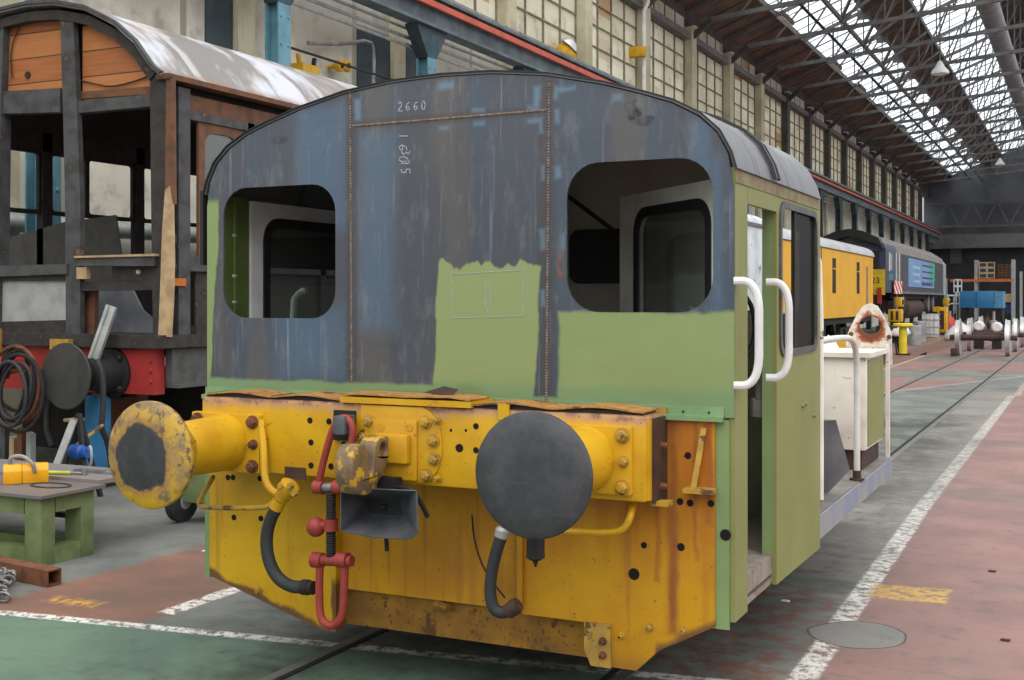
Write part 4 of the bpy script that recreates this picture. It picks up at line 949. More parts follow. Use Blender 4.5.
# varnished boards inside the arch, in three bays
def archz(x):
    u = abs(x-CX)
    for (a, za), (b_, zb) in zip(RU, RU[1:]):
        if a <= u <= b_: return za+(zb-za)*(u-a)/(b_-a)
    return 3.76
for xa, xb in ((-7.71, -8.66), (-8.76, -9.74), (-9.84, -10.79)):
    x0, x1 = min(xa, xb), max(xa, xb); top = [(x1+(x0-x1)*i/8, archz(x1+(x0-x1)*i/8)-.12) for i in range(9)]
    MB().plate(XZ([(x0, 3.62), (x1, 3.62)]+top, CY+.06), (0, .03, 0)).build('end_boards', M['orange_boards'], K)
MB().lathe(aty(28, 75, CY+.055), (0, -1, 0), [(0, .035), (.01, .035)], 14).build('lamp_hole', M['black'], K)
MB().tube([aty(20, 24, CY+.04), aty(10, 50, CY+.04), aty(12, 78, CY+.04)], .006, 6, smooth=1).tube([aty(78, 80, CY+.04), aty(95, 84, CY+.04), aty(110, 87, CY+.04), aty(130, 83, CY+.04), aty(152, 75, CY+.04)], .008, 6, smooth=1).build('loose_wire', M['black'], K)
def post(name, pts, mat='charwood', depth=.11, Y=CY): return pq(MB(), pts, depth, Y).build(name, M[mat], K)
post('end_post', [(60, 20), (73, 18), (77, 110), (80, 200), (80, 340), (66, 340), (65, 200), (63, 110)], 'greywood', .06, CY-.02)
P = [aty(x, y, CY-.02) for x, y in ((60, 20), (73, 18), (78, 110), (80, 340), (66, 340), (63, 110))]
MB().plate([V(2*CX-p.x, p.y, p.z) for p in P], (0, .13, 0)).build('end_post', M['greywood'], K)
post('corner_post', [(150, 74), (166, 74), (168, 130), (165, 336), (153, 336), (151, 200)], 'charwood', .06, CY-.01)
P = [V(2*CX-p.x, p.y, p.z) for p in [aty(x, y, CY) for x, y in ((150, 74), (166, 74), (166, 336), (153, 336))]]
MB().plate(P, (0, .12, 0)).build('corner_post', M['charwood'], K)
post('patched_strip', [(165, 190), (169, 186), (172, 205), (173, 260), (172, 300), (170, 337), (158, 337), (160, 290), (162, 230)], 'wood', .03, CY-.045); post('brown_strip', [(166, 76), (172, 76), (173, 204), (169, 185), (165, 190)], 'brownwood', .05, CY-.03)
post('top_rail', [(-12, 92), (60, 88), (60, 112), (-12, 114)], 'greywood'); post('top_rail', [(77, 101), (153, 94), (153, 106), (77, 113)], 'greywood')
post('top_rail', [(77, 92), (153, 86), (153, 94), (77, 99)], 'brownwood', .06, CY+.04)
post('waist_rail', [(-12, 266), (67, 264), (67, 274), (-12, 277)], 'greywood', .16, CY-.04); post('waist_rail', [(74, 257), (154, 254), (154, 266), (74, 266)], 'greywood', .18, CY-.06)
post('waist_ledge', [(74, 256), (154, 253.6), (154, 256), (74, 258)], 'wood', .2, CY-.08)
post('waist_board', [(112, 266), (156, 265), (156, 281), (112, 281)], 'charwood', .03, CY+.02)
post('lower_rail', [(75, 282), (156, 281), (156, 290), (75, 291)], 'charwood'); post('waist_board', [(-12, 276), (68, 275), (68, 281), (-12, 281)], 'charwood', .06)
post('lower_panel', [(-12, 281), (68, 280), (66, 320), (-12, 322)], 'greyplate_pale' if 'greyplate_pale' in M else 'galv', .03, CY+.03)
post('lower_panel', [(-12, 322), (68, 320), (68, 336), (-12, 337)], 'charwood', .03, CY+.02)
a, c = aty(78, 279, CY-.03), aty(88, 267, CY-.03); MB().box(a.x, c.x, CY-.05, CY, a.z, c.z).build('lamp_bracket', M['wood'], K)
MB().lathe(aty(139, 272, CY+.01), (0, -1, 0), [(0, .03), (.02, .02)], 8).build('bracket_knob', M['galv'], K)
post('brown_stile', [(84, 290), (95, 290), (94, 334), (84, 334)], 'brownwood', .05, CY+.1)
# underframe
MB().box(CL-.05, CR+.02, CY-.1, CEND, 1.29, 1.41).build('sill_beam', M['charwood'], K)
bb = MB().box(CL+.02, CR-.13, CY-.02, CY+.1, .86, 1.29).build('buffer_beam', M['signal_red'], K)
for z in (.98, 1.08, 1.17): MB().lathe((CR-.19, CY-.02, z), (0, -1, 0), [(0, .022), (.015, .016)], 8).build('rivet', M['signal_red'], bb)
MB().box(CR-.12, CR-.04, CY+.1, CEND, .92, 1.28).box(CR-.04, CR+.04, CY+.1, CEND, .92, .95).build('side_sole_bar', paint('sole_bar_grey', (82, 82, 80), (62, 61, 60), scale=6, rough=.6, speck=.3), K)
MB().box(CL+.1, CR-.15, CY+.2, CEND, 1.2, 1.3).build('floor_boards', M['charwood'], K)
def cbuf(cx):
    hs = MB().lathe((cx, CY-.02, 1.05), (0, -1, 0), [(0, .24), (.03, .24), (.04, .19), (.2, .165), (.32, .14), (.33, .1), (.56, .09)], 28).build('buffer_housing', M['black'], K)
    for a in range(4):
        t = radians(45+90*a); MB().lathe((cx+.2*cos(t), CY-.05, 1.05+.2*sin(t)), (0, -1, 0), [(0, .035), (.03, .035), (.05, .02)], 6).build('flange_nut', M['black'], hs)
    MB().lathe((cx, CY-.55, 1.05), (0, -1, 0), [(0, .15), (.01, .28), (.02, .30), (.03, .292), (.045, .12), (.048, .001)], 40).build('buffer_head', paint('greasy_black', (58, 57, 55), (48, 47, 46), scale=8, rough=.55, speck=.15), hs, )
cbuf(-8.215); cbuf(2*CX+8.215)
MB().tube([(-9.35, CY-.05, 1.1), (-9.3, CY-.3, 1.15), (-9.25, CY-.35, 1.0)], .06, 10, smooth=1).build('coupling_hook', M['signal_red'], K)
a = E(7, 336); MB().box(a.x-.05, a.x+.05, CY-.14, CY-.1, 1.2, 1.45).build('lamp_iron', M['worn_yellow'], K)
a = E(72, 342); MB().box(a.x-.12, a.x+.12, CY-.16, CY-.1, 1.26, 1.36).build('lamp_iron', M['worn_yellow'], K)
# near side: posts, window frames, cornice
def side(name, y0, y1, z0, z1, mat, x0=CR-.09, x1=CR): return MB().box(x0, x1, y0, y1, z0, z1).build(name, M[mat], K)
side('cornice_rail', CY-.05, CEND, 3.74, 3.79, 'brownwood', CR-.1, CR+.05)
side('cornice_board', CY+.35, CEND, 3.50, 3.66, 'brownwood', CR-.1, CR-.05)
side('side_head_rail', CY+.3, CEND, 3.42, 3.50, 'greywood')
side('side_post', CY+.14, CY+.3, 1.41, 3.7, 'greywood'); side('side_brace', CY+.0, CY+.14, 2.25, 2.33, 'greywood', CR-.07, CR-.02); side('side_brace', CY+.0, CY+.14, 1.98, 2.06, 'greywood', CR-.07, CR-.02); side('side_brace', CY+.0, CY+.14, 2.9, 2.98, 'greywood', CR-.07, CR-.02)
side('waist_beam', CY+.3, CEND, 2.0, 2.14, 'greywood')
side('lower_side_panel', CY+.42, CEND, 1.41, 2.0, 'charwood', CR-.06, CR-.04)
y = CY+1.15
while y < CEND:
    side('side_post', y, y+.1, 1.41, 3.5, 'charwood'); y += 1.25
MB().plate(YZ([(CY+.44, 2.14), (CY+1.1, 2.14), (CY+1.1, 3.42), (CY+.44, 3.42)], CR-.05), (.03, 0, 0), [YZ(rrect(CY+.53, CY+1.0, 2.24, 3.33, .12), CR-.05)]).build('drop_light_frame', M['brownwood'], K)
MB().box(CR-.04, CR-.035, CY+.5, CY+1.04, 2.2, 3.38).build('drop_light_pane', M['glass'], K)
tagp = tag
MB().box(CR+.0, CR+.02, CY+.02, CY+.22, 1.86, 1.93).build('marker_tag', M['orange'], K)
MB().tube([(CR-.02, CY+.06, 2.0), (CR-.0, CY+.1, 1.75), (CR-.01, CY+.13, 2.1), (CR-.02, CY+.09, 1.8), (CR-.02, CY+.06, 2.2)], .008, 6, smooth=2).build('cable_loop', M['black'], K)
# far side: same framing with small toplights
y = CY+.1
while y < CEND:
    MB().box(CL, CL+.1, y, y+.14, 1.41, 3.7).build('far_post', M['charwood'], K)
    if y+1.5 < CEND and y < CY+9:
        MB().plate(YZ([(y+.14, 2.72), (y+1.5, 2.72), (y+1.5, 3.45), (y+.14, 3.45)], CL+.02), (.05, 0, 0), [YZ(rrect(y+.17, y+.68, 2.77, 3.42, .04), CL+.02), YZ(rrect(y+.74, y+1.47, 2.77, 3.42, .04), CL+.02)]).build('toplight_frame', M['charwood'], K)
    y += 1.5
MB().box(CL, CL+.1, CY, CEND, 3.45, 3.7).box(CL, CL+.1, CY, CEND, 1.95, 2.12).box(CL+.02, CL+.05, CY, CEND, 1.41, 1.95).build('far_rail', M['charwood'], K)
MB().plate(XZ([(CL+.15, 1.41), (CR-.12, 1.41), (CR-.12, 4.1), (CX+.7, 4.35), (CX-.7, 4.35), (CL+.15, 4.1)], CY+8.6), (0, .06, 0)).build('partition', M['charwood'], K)
rl = [(x, z-.18) for x, z in rp[1:-1]]
MB().sheet(XZ(rl, CY+.15), (0, CEND-CY-.2, 0), .03).build('roof_lining', M['roofdark'], K)
MB().plate([aty(-12, 243, CY+1.6), aty(65, 222, CY+1.6), aty(115, 215, CY+1.6), aty(121, 258, CY+1.6), aty(121, 330, CY+1.6), aty(-12, 330, CY+1.6)], (0, .03, 0)).build('ply_sheet', M['dark_sheet'] if 'dark_sheet' in M else paint('dark_ply', (92, 90, 88), (78, 76, 75), rough=.7), K)
MB().plate([aty(95, 290, CY+.5), aty(132, 290, CY+.5), aty(142, 310, CY+.5), aty(156, 322, CY+.5), aty(156, 334, CY+.5), aty(95, 334, CY+.5)], (0, .03, 0)).build('inner_panel', M['greyplate'], K)
# bogie
for y in (10.2, 12.6):
    MB().cyl((-9.7, y, .5), (-8.1, y, .5), .08, n=10).build('axle', M['dark'], K)
    for x in (-9.62, -8.18):
        s_ = 1 if x < CX else -1
        MB().lathe((x-.06*s_, y, .5), (s_, 0, 0), [(0, .47), (.1, .46), (.11, .5), (.14, .5)], 28).build('wheel', M['dark'], K)
MB().box(-7.95, -7.83, 9.6, 13.3, .55, .72).box(-10.67, -10.55, 9.6, 13.3, .55, .72).box(-10.5, -8, 11.2, 11.6, .5, .9).build('bogie_frame', M['dark'], K)
MB().box(-8.0, -7.75, 10.0, 10.4, .3, .75).build('axle_box', M['dark'], K)
MB().plate([aty(108, 400, 8.7), aty(138, 395, 8.7), aty(134, 415, 8.7), aty(112, 452, 8.7), aty(103, 440, 8.7)], (0, .15, 0)).build('brake_block', M['rust'], K)
MB().box(-10.4, -7.9, 9.3, 9.4, .15, .95).build('brake_beam', M['dark'], K)
MB().box(-8.85, -8.45, 8.75, 8.95, .35, .9).build('guard_iron', M['black'], K); MB().tube([(-9.2, 8.6, .9), (-9.25, 8.55, .5), (-9.1, 8.5, .3)], .03, 8, smooth=1).build('steam_hose', M['rubber'], K)
MB().tube([aty(97, 360, 8.0), aty(103, 375, 8.0), aty(103, 410, 8.0), aty(101, 430, 8.0), aty(108, 440, 8.1), aty(112, 470, 8.2)], .028, 10, smooth=2).build('vacuum_hose', M['rubber'], K)

# hoses hanging in a coil from the coach front
m = MB(); rnd = random.Random(4); 
t = thing('hose_coil', aty(20, 395, 7.9), 'bundle of grey and brown air hoses hanging in loops from the red buffer beam', 'hose')
for i in range(9):
    cx_, cz_, rx_, rz_ = 14+rnd.uniform(-5, 6), 392+rnd.uniform(-8, 8), 20+rnd.uniform(-7, 6), 32+rnd.uniform(-10, 10); ph = rnd.uniform(-.25, .25)
    P = [aty(cx_+rx_*cos(a)+ph*rz_*sin(a), cz_-rz_*sin(a), 7.95-.03*i) for a in [2*pi*q/20 for q in range(20)]]
    MB().tube(P, .016+.006*rnd.random(), 7, closed=True).build('hose_loop', [M['rubber'], M['rust'], M['dark'], M['galv']][i % 4] if i % 4 != 3 else M['rubber'], t)
a = aty(0, 366, 7.95); MB().cyl((a.x-.2, 7.98, a.z+.1), (a.x+.12, 7.9, a.z-.02), .07, n=12).build('red_end', M['signal_red'], t)
# timbers standing on end under the hoses
for px, top, mt, lab in ((2, 424, 'greywood', 'leftmost of four weathered timbers stood on end under the hose bundle'), (11, 436, 'wood', 'pale timber second from the left under the hose bundle'), (19, 428, 'brownwood', 'brown timber third from the left under the hose bundle'), (28, 432, 'galv', 'grey-white timber at the right of the four under the hose bundle')):
    a = aty(px, top, 8.1); dx = .035
    tag(MB().plate([V(a.x-dx, 8.1, 0), V(a.x+dx, 8.1, 0), V(a.x+dx, 8.1, a.z-.02), V(a.x-dx*.6, 8.1, a.z)], (0, .06, 0)).build('upright_timber', M[mt]), lab, 'timber')
# standing props
pm = paint('alu_grey', (178, 180, 178), (150, 152, 150), rough=.45, metal=.3)
p0, p1 = aty(93, 361, 8.13), aty(112, 306, 8.24)
tag(MB().beam(p0, p1, .12, .03, (0, 1, 0)).beam(p0+V(-.02, -.02, 0), p1+V(-.02, -.02, 0), .02, .03, (0, 1, 0)).build('aluminium_plank', pm), 'pale grey ribbed metal plank propped on the coach buffer housing', 'plank')
p0, p1 = aty(46, 493, 7.3), aty(74, 420, 7.45)
tag(MB().beam(p0+(p0-p1)*.03, p1, .07, .012, (0, 1, 0)).beam(p0+(p0-p1)*.03+V(-.035, .03, 0), p1+V(-.035, .03, 0), .012, .07, (0, 1, 0)).build('steel_angle', pm), 'pale grey steel angle leaning upright behind the workbench', 'bar')
a = aty(98, 410, 8.3)
t = thing('blue_jack', V(a.x, 8.3, 0), 'sky-blue upright jack standing under the coach beside its black buffer', 'jack')
MB().box(a.x-.09, a.x+.09, 8.22, 8.38, .12, .84).build('jack_body', M['blue'], t, bevel=.015)
MB().box(a.x-.16, a.x+.16, 8.14, 8.46, 0, .12).build('base', M['dark'], t, bevel=.01); MB().cyl((a.x, 8.3, .84), (a.x, 8.3, .86), .05, n=12).build('ram', M['steel'], t)
a = aty(79, 455, 7.6)
t = thing('pipe_tripod', V(a.x, 7.6, 0), 'black tripod with yellow-grey chain block and a bright blue valve behind the workbench', 'tripod')
MB().beam((a.x, 7.6, .75), (a.x-.18, 7.5, 0), .035, .035).build('leg', M['black'], t); MB().beam((a.x, 7.6, .75), (a.x+.2, 7.5, 0), .035, .035).build('leg', M['black'], t); MB().beam((a.x, 7.6, .75), (a.x, 7.85, 0), .035, .035).build('leg', M['black'], t)
b_ = aty(75, 432, 7.6); MB().box(b_.x-.06, b_.x+.06, 7.52, 7.66, .68, b_.z+.12).build('block', paint('block_tan', (150, 130, 90), (120, 100, 70)), t, bevel=.01)
b_ = aty(80, 452, 7.55); MB().lathe(b_-V(.1, 0, 0), (1, 0, 0), [(0, .05), (.02, .065), (.12, .065), (.14, .05), (.2, .05)], 12).build('blue_valve', paint('bright_blue', (38, 92, 178), rough=.4), t)
MB().tube([b_+V(.08, 0, 0), b_+V(.14, -.02, .08), b_+V(.16, -.02, -.05), b_+V(.1, 0, -.15), b_+V(.05, 0, -.22)], .012, 6, smooth=2).build('hose', M['galv'], t)
MB().beam(aty(76, 445, 7.6), aty(103, 425, 7.9), .02, .02).build('strut', M['worn_yellow'], t)

# ------------------------------------------------------------------ workbench and what lies about it
t = thing('workbench', (-6.6, 5.9, 0), 'low green welded steel workbench with worn grey top at the left', 'workbench')
bx = (-7.6, -6.08); by = (5.6, 6.06); bz = .47
MB().box(bx[0]-.03, bx[1]+.04, by[0]-.05, by[1]+.05, bz-.02, bz).build('bench_top', paint('bench_steel', (100, 99, 102), (120, 104, 94), scale=5, rough=.5, speck=.15), t)
for x in (bx[0]+.08, bx[1]-.09):
    for y in (by[0]+.06, by[1]-.06):
        MB().box(x-.075, x+.075, y-.06, y+.06, 0, bz-.021).build('leg', M['bench'], t, bevel=.008)
MB().box(bx[0]+.17, bx[1]-.18, by[0]+.01, by[0]+.05, bz-.14, bz-.021).build('apron', M['bench'], t); MB().box(bx[1]-.06, bx[1]-.01, by[0]+.12, by[1]-.12, bz-.13, bz-.021).build('apron', M['bench'], t)
MB().box(bx[0]+.17, bx[1]-.18, by[0]+.02, by[0]+.12, .0, .11).build('foot_rail', M['bench'], t); MB().box(bx[1]-.12, bx[1]-.02, by[0]+.12, by[1]-.12, .0, .11).build('foot_rail', M['bench'], t); MB().box(bx[0]+.17, bx[1]-.18, by[1]-.12, by[1]-.02, 0, .1).build('foot_rail', M['bench'], t)
MB().tube([V(bx[1]-.25+.16*cos(a), by[0]+.3+.09*sin(a), bz+.004) for a in [2*pi*i/20 for i in range(20)]], .006, 6, closed=True).build('wire_ring', M['brown_steel'], t)
# steel trestle behind
t = thing('steel_trestle', (-7.2, 6.4, 0), 'bare grey steel trestle table behind the green workbench', 'table')
p = V(-6.12, 6.3, 0); MB().box(-8.3, p.x, 6.13, 6.62, .46, .49).build('table_top', paint('trestle_top', (112, 118, 128), (132, 118, 110), scale=3, rough=.45), t)
for x in (-8.2, p.x-.6):
    for y in (6.18, 6.57): MB().box(x-.03, x+.03, y-.03, y+.03, 0, .46).build('leg', M['dark'], t)
MB().box(-8.2, p.x-.6, 6.55, 6.59, .1, .14).build('stretcher', M['dark'], t)
# yellow lifting magnet
t = thing('lifting_magnet', (-6.55, 5.85, bz), 'yellow lifting magnet with a grey lever lying on the green workbench', 'lifting magnet')
a, c = aty(3, 491, 5.78), aty(45, 489, 5.98); d_ = (V(c.x, c.y, 0)-V(a.x, a.y, 0)).normalized(); n_ = V(-d_.y, d_.x, 0)
o_ = V(a.x, a.y, bz+.001)
def ext(u0, u1): 
    pr = [(-.0, 0), (.13, 0), (.13, .09), (.10, .13), (.03, .13), (0, .09)]
    return [o_+d_*u0+n_*w_+V(0, 0, z) for w_, z in pr], d_*(u1-u0)
P, ve = ext(0, .12); MB().plate(P, ve).build('end_block', M['orange_yellow'] if 'orange_yellow' in M else paint('magnet_yellow', (236, 170, 24), (222, 156, 20), rough=.4), t, bevel=.008)
P, ve = ext(.121, .29); MB().plate(P, ve).build('body', paint('magnet_yellow', (232, 166, 24), (214, 150, 20), rough=.4, speck=.1), t, bevel=.008)
MB().tube([o_+d_*.05+n_*.06+V(0, 0, .12), o_+d_*.04+n_*.06+V(0, 0, .18), o_+d_*.12+n_*.05+V(0, 0, .19), o_+d_*.19+n_*.0+V(0, 0, .14), o_+d_*.2-n_*.01+V(0, 0, .08)], .014, 8, smooth=2).build('lever', M['steel'], t)
t = thing('ratchet_wrench', (-6.5, 6.2, .49), 'ratchet wrench with yellow handle on the grey trestle beside the lifting magnet', 'wrench')
a, c = V(-6.72, 6.16, .49+.014), V(-6.4, 6.27, .49+.014)
MB().cyl(a, a.lerp(c, .7), .013, n=10).build('handle', paint('wrench_yellow', (206, 206, 60), rough=.4), t); MB().cyl(a.lerp(c, .7), c, .01, n=8).lathe(c-V(0, 0, .012), (0, 0, 1), [(0, .022), (.04, .022)], 12).build('head', M['steel'], t)
t = thing('flat_bar', (-6.3, 6.39, .49), 'flat steel bar lying on the grey trestle behind the workbench', 'bar')
MB().box(-6.6, -6.15, 6.36, 6.42, .491, .508).build('bar', M['steel'], t); MB().lathe((-6.3, 6.39, .508), (0, 0, 1), [(0, .015), (.02, .012)], 8).build('stud', M['steel'], t)
# rusty box section and chain on the floor
a, c = V(-7.3, 5.42, 0), V(-5.63, 5.22, 0); d_ = (c-a).normalized(); n_ = V(-d_.y, d_.x, 0); sz = .1
m = MB(); A = [c+n_*w_+V(0, 0, z+.002) for w_, z in ((0, 0), (sz, 0), (sz, sz), (0, sz))]; I = [c+n_*w_+V(0, 0, z+.002) for w_, z in ((.01, .01), (sz-.01, .01), (sz-.01, sz-.01), (.01, sz-.01))]
m.plate(A, a-c, [I]); tag(m.build('box_section', M['rust']), 'rusty square steel tube lying on the floor in front of the green workbench', 'steel tube')
t = thing('chain', (-5.85, 4.95, 0), 'heap of bright steel chain on the floor at the left edge', 'chain'); rnd = random.Random(9)
for i in range(26):
    c_ = atz(rnd.uniform(-14, 11), rnd.uniform(584, 604)); c_.z = .015+rnd.random()*.09
    ax = V(rnd.uniform(-1, 1), rnd.uniform(-1, 1), rnd.uniform(-.5, .5)).normalized(); _, a_, b_ = frame(ax)
    MB().tube([c_+a_*.045*cos(q)+b_*.026*sin(q) for q in [2*pi*j/12 for j in range(12)]], .009, 6, closed=True).build('chain_link', M['steel'], t)
# green trolley behind the left buffer
t = thing('wheeled_trolley', (-5.9, 7.3, 0), 'green wheeled trolley half hidden behind the yellow left buffer', 'trolley')
a = aty(193, 480, 7.3); MB().box(a.x-.02, a.x+.7, 7.2, 7.9, .16, .55).build('body', M['bench'], t, bevel=.01)
for y in (7.18,):
    for dx in (.02, .6):
        w_ = MB().lathe((a.x-.12+dx, y+.06, .16), (1, 0, 0), [(0, .12), (.01, .16), (.07, .16), (.08, .12)], 22).build('wheel', M['rubber'], t); MB().lathe((a.x-.125+dx, y+.06, .16), (1, 0, 0), [(0, .06), (.09, .06)], 14).build('hub', M['galv'], w_)
for py_, px_, lab in ((552, 205, 'white scrap of paper on the red floor by the left corner of the shunter'), (602, 785, 'pale splinter on the floor right of the shunter door step'), (572, 992, 'small dark chip on the red walkway, the upper of two'), (641, 1005, 'small dark chip on the red walkway near the lower right edge')):
    p = atz(px_, py_); mt = M['clean_white'] if 'white' in lab or 'pale' in lab else M['brown_steel']
    tag(MB().plate([p+V(-.022, -.01, .003), p+V(.018, -.012, .003), p+V(.026, .01, .003), p+V(-.012, .014, .003)], (0, 0, .008)).build('litter_scrap', mt), lab, 'scrap')

# ------------------------------------------------------------------ rolling stock down the hall
VX = -7.23
def vehicle_profile(xr, z0, zg, zt, wd=2.8): 
    xl = xr-wd; c = (xl+xr)/2
    return [(xl, z0), (xr, z0), (xr, zg)]+[(c+wd/2*cos(a)*1.0, zg+(zt-zg)*sin(a)) for a in [pi*i/14 for i in range(1, 14)]]+[(xl, zg)]
def bogie(t, x, y, mat='dark'):
    for dy in (-1.2, 1.2):
        for xx in (x-2.1, x-.65): 
            s_ = 1 if xx < x-1.4 else -1
            MB().lathe((xx-.05*s_, y+dy, .47), (s_, 0, 0), [(0, .45), (.1, .44), (.11, .47), (.14, .47)], 22).build('wheel', M['dark'], t)
    MB().box(x-.35, x-.2, y-1.9, y+1.9, .55, .8).build('bogie_frame', M['dark'], t); MB().box(x-2.5, x-2.35, y-1.9, y+1.9, .55, .8).build('bogie_frame', M['dark'], t)
    for dy in (-1.2, 1.2): MB().box(x-.4, x-.12, y+dy-.2, y+dy+.2, .3, .75).build('axle_box', M['dark'], t)
t = thing('yellow_van', (VX-1.4, 36, 0), 'yellow railway van with grey roof and tall narrow windows behind the shunter', 'railway van')
ym = paint('van_yellow', (234, 176, 36), (224, 166, 32), scale=1.2, rough=.45, streak=.2, streakc=(180, 130, 50))
MB().plate(XZ([(VX-2.8, 1.16), (VX, 1.16), (VX, 3.36), (VX-.1, 3.42), (VX-2.7, 3.42), (VX-2.8, 3.36)], 28.9), (0, 17.0, 0)).build('van_body', ym, t)
rpv = [(VX-1.4+1.44*cos(a), 3.34+.5*sin(a)**.8) for a in [pi*i/16 for i in range(17)]]
MB().plate(XZ(rpv, 28.8), (0, 17.2, 0)).build('van_roof', paint('van_roof_grey', (188, 190, 192), (170, 172, 172), scale=1, rough=.6), t)
MB().box(VX-.01, VX+.03, 28.8, 46, 3.32, 3.38).build('gutter', M['rust'], t)
for px in (834, 858): 
    y = atx(px, 280, VX).y
    MB().box(VX-.01, VX+.015, y-.25, y+.25, 1.95, 3.05).build('window', M['dark'], t); MB().box(VX+.005, VX+.02, y-.25, y+.25, 2.7, 2.74).build('window_bar', ym, t)
y = atx(867, 280, VX).y; MB().box(VX-.01, VX+.012, y-.12, y+.12, 1.5, 2.95).build('door_slit', M['truss'], t)
y = atx(821, 280, VX).y; MB().box(VX-.01, VX+.012, y-.04, y+.04, 1.2, 3.3).build('door_joint', M['dark'], t)
MB().box(VX-2.7, VX-.1, 29, 45.8, .95, 1.16).build('underframe', M['dark'], t)
MB().box(VX-2.2, VX-.3, 34, 38.5, .35, .95).build('equipment_box', M['dark'], t)
bogie(t, VX, 32.5); bogie(t, VX, 42.4)
for s_ in (-2.28, -.52): MB().lathe((VX+s_, 45.9, 1.05), (0, 1, 0), [(0, .1), (.3, .1), (.31, .24), (.34, .24)], 16).build('buffer', M['black'], t)
# weathered white wagon next in line
t = thing('white_wagon', (VX-1.4, 20, 0), 'weathered white wagon seen through the shunter doorway', 'railway wagon')
wx_ = -6.9
MB().plate(XZ(vehicle_profile(wx_, 1.5, 3.5, 3.9), 21), (0, 7.4, 0)).build('wagon_body', paint('flaking_white', (204, 210, 214), (176, 184, 188), scale=2, rough=.6, rust=.35, rustc=(132, 128, 120), rs=3), t)
MB().box(wx_-2.6, wx_-.1, 21.1, 28.3, .9, 1.5).build('underframe', M['dark'], t)
m = MB(); m.box(wx_-.0, wx_+.03, 21, 28.4, 3.42, 3.5); m.build('gutter', M['truss'], t)
bogie(t, wx_, 24)
# blue diesel standing on jacks
t = thing('blue_diesel', (VX-1.4, 60, 0), 'big dark blue diesel locomotive with pale blue logo panel raised on yellow jacks', 'locomotive')
navy = paint('navy_blue', (58, 66, 92), (48, 54, 76), scale=1, rough=.45); dkb = paint('body_dark', (66, 68, 76), (56, 58, 66), scale=1, rough=.5)
Y1_, Y2_ = 49.0, 71.3; zb = 2.03
prof_ = [(VX-2.75, zb), (VX, zb), (VX, 3.75), (VX-.12, 4.02), (VX-.7, 4.4), (VX-1.4, 4.5), (VX-2.1, 4.4), (VX-2.63, 4.02), (VX-2.75, 3.75)]
MB().plate(XZ([(x, min(z, 4.02)) if z < 4.1 else (x, 4.0) for x, z in [(VX-2.75, zb), (VX, zb), (VX, 3.75), (VX-.1, 4.0), (VX-2.65, 4.0), (VX-2.75, 3.75)]], Y1_), (0, 3.2, 0)).build('cab', navy, t)
MB().plate(XZ([(VX-2.7, zb+.1), (VX-.02, zb+.1), (VX-.02, 3.72), (VX-2.7, 3.72)], Y1_+3.2), (0, Y2_-Y1_-4.6, 0)).build('body_side', dkb, t)
MB().plate(XZ([(VX-.02, 3.7), (VX-.12, 4.02), (VX-.7, 4.4), (VX-1.4, 4.5), (VX-2.1, 4.4), (VX-2.63, 4.02), (VX-2.73, 3.7)], Y1_+.3), (0, Y2_-Y1_-1.2, 0)).build('loco_roof', paint('loco_roof_grey', (132, 126, 124), (112, 106, 104), scale=1, rough=.6), t)
MB().plate(XZ([(VX-.05, 3.75), (VX-.25, 4.2), (VX-.9, 4.5), (VX-1.4, 4.58), (VX-1.9, 4.5), (VX-2.5, 4.25), (VX-2.7, 3.75), (VX-2.5, 3.95), (VX-1.4, 4.3), (VX-.3, 3.95)], Y1_-.25), (0, .6, 0)).build('roof_hood', M['black'], t)
MB().box(VX-2.5, VX-.25, Y1_-.03, Y1_, 3.0, 3.7).build('windscreen', M['black'], t)
MB().box(VX-2.72, VX-.02, Y1_-.12, Y1_-.01, zb-.1, 2.95).build('yellow_front', paint('warning_yellow', (206, 178, 40), (190, 160, 36), rough=.5), t)
MB().box(VX-2.5, VX-.2, Y1_-.1, Y1_+.05, zb-.7, zb-.1).build('buffer_beam', M['dark'], t)
MB().lathe((VX-.55, Y1_-.1, zb-.25), (0, -1, 0), [(0, .12), (.35, .12), (.36, .25), (.4, .25)], 16).build('buffer', M['black'], t)
MB().box(VX-.3, VX-.14, Y1_-.2, Y1_-.1, zb-.45, zb+.2).build('red_hose', M['signal_red'], t)
fy = lambda px: atx(px, 280, VX).y
MB().box(VX, VX+.01, fy(889.5), fy(892), 2.95, 3.62).build('cab_window', M['galv'], t)
MB().box(VX, VX+.012, fy(889), fy(889.6), 2.9, 3.66).build('window_surround', M['clean_white'], t)
MB().box(VX, VX+.01, fy(888.5), fy(892.8), 2.55, 2.8).build('teal_patch', paint('teal', (58, 130, 132)), t)
for px in (895.3, 898.3): MB().box(VX+.02, VX+.07, fy(px)-.04, fy(px)+.04, 2.3, 3.72).build('grab_rail', M['clean_white'], t)
lg = MB().box(VX-.02, VX+.004, fy(908.5), fy(934), 2.33, 3.62).build('logo_panel', paint('logo_blue', (122, 160, 204), (108, 146, 190), scale=.6, rough=.45), t)
MB().box(VX+.004, VX+.008, fy(929.5), fy(934.5), 2.6, 3.6).build('logo_teal', paint('logo_teal', (66, 176, 150), rough=.5), lg)
for i in range(4):
    z = 3.42-.3*i; MB().box(VX+.008, VX+.012, fy(922.5), fy(932.5), z-.05, z+.03).build('logo_bar', navy, lg)
for i in range(3):
    z = 3.3-.32*i; MB().box(VX+.004, VX+.008, fy(912.5+.8*i), fy(920), z-.12, z).build('logo_block', paint('logo_pale', (168, 196, 224)), lg)
for i in range(5):
    MB().box(VX+.004, VX+.008, fy(922+2.2*i), fy(923.2+2.2*i), 2.42, 2.62).build('logo_letter', navy, lg)
MB().box(VX-.02, VX+.03, fy(898), Y2_-1.4, 2.0, 2.12).build('side_sill', M['truss'], t)
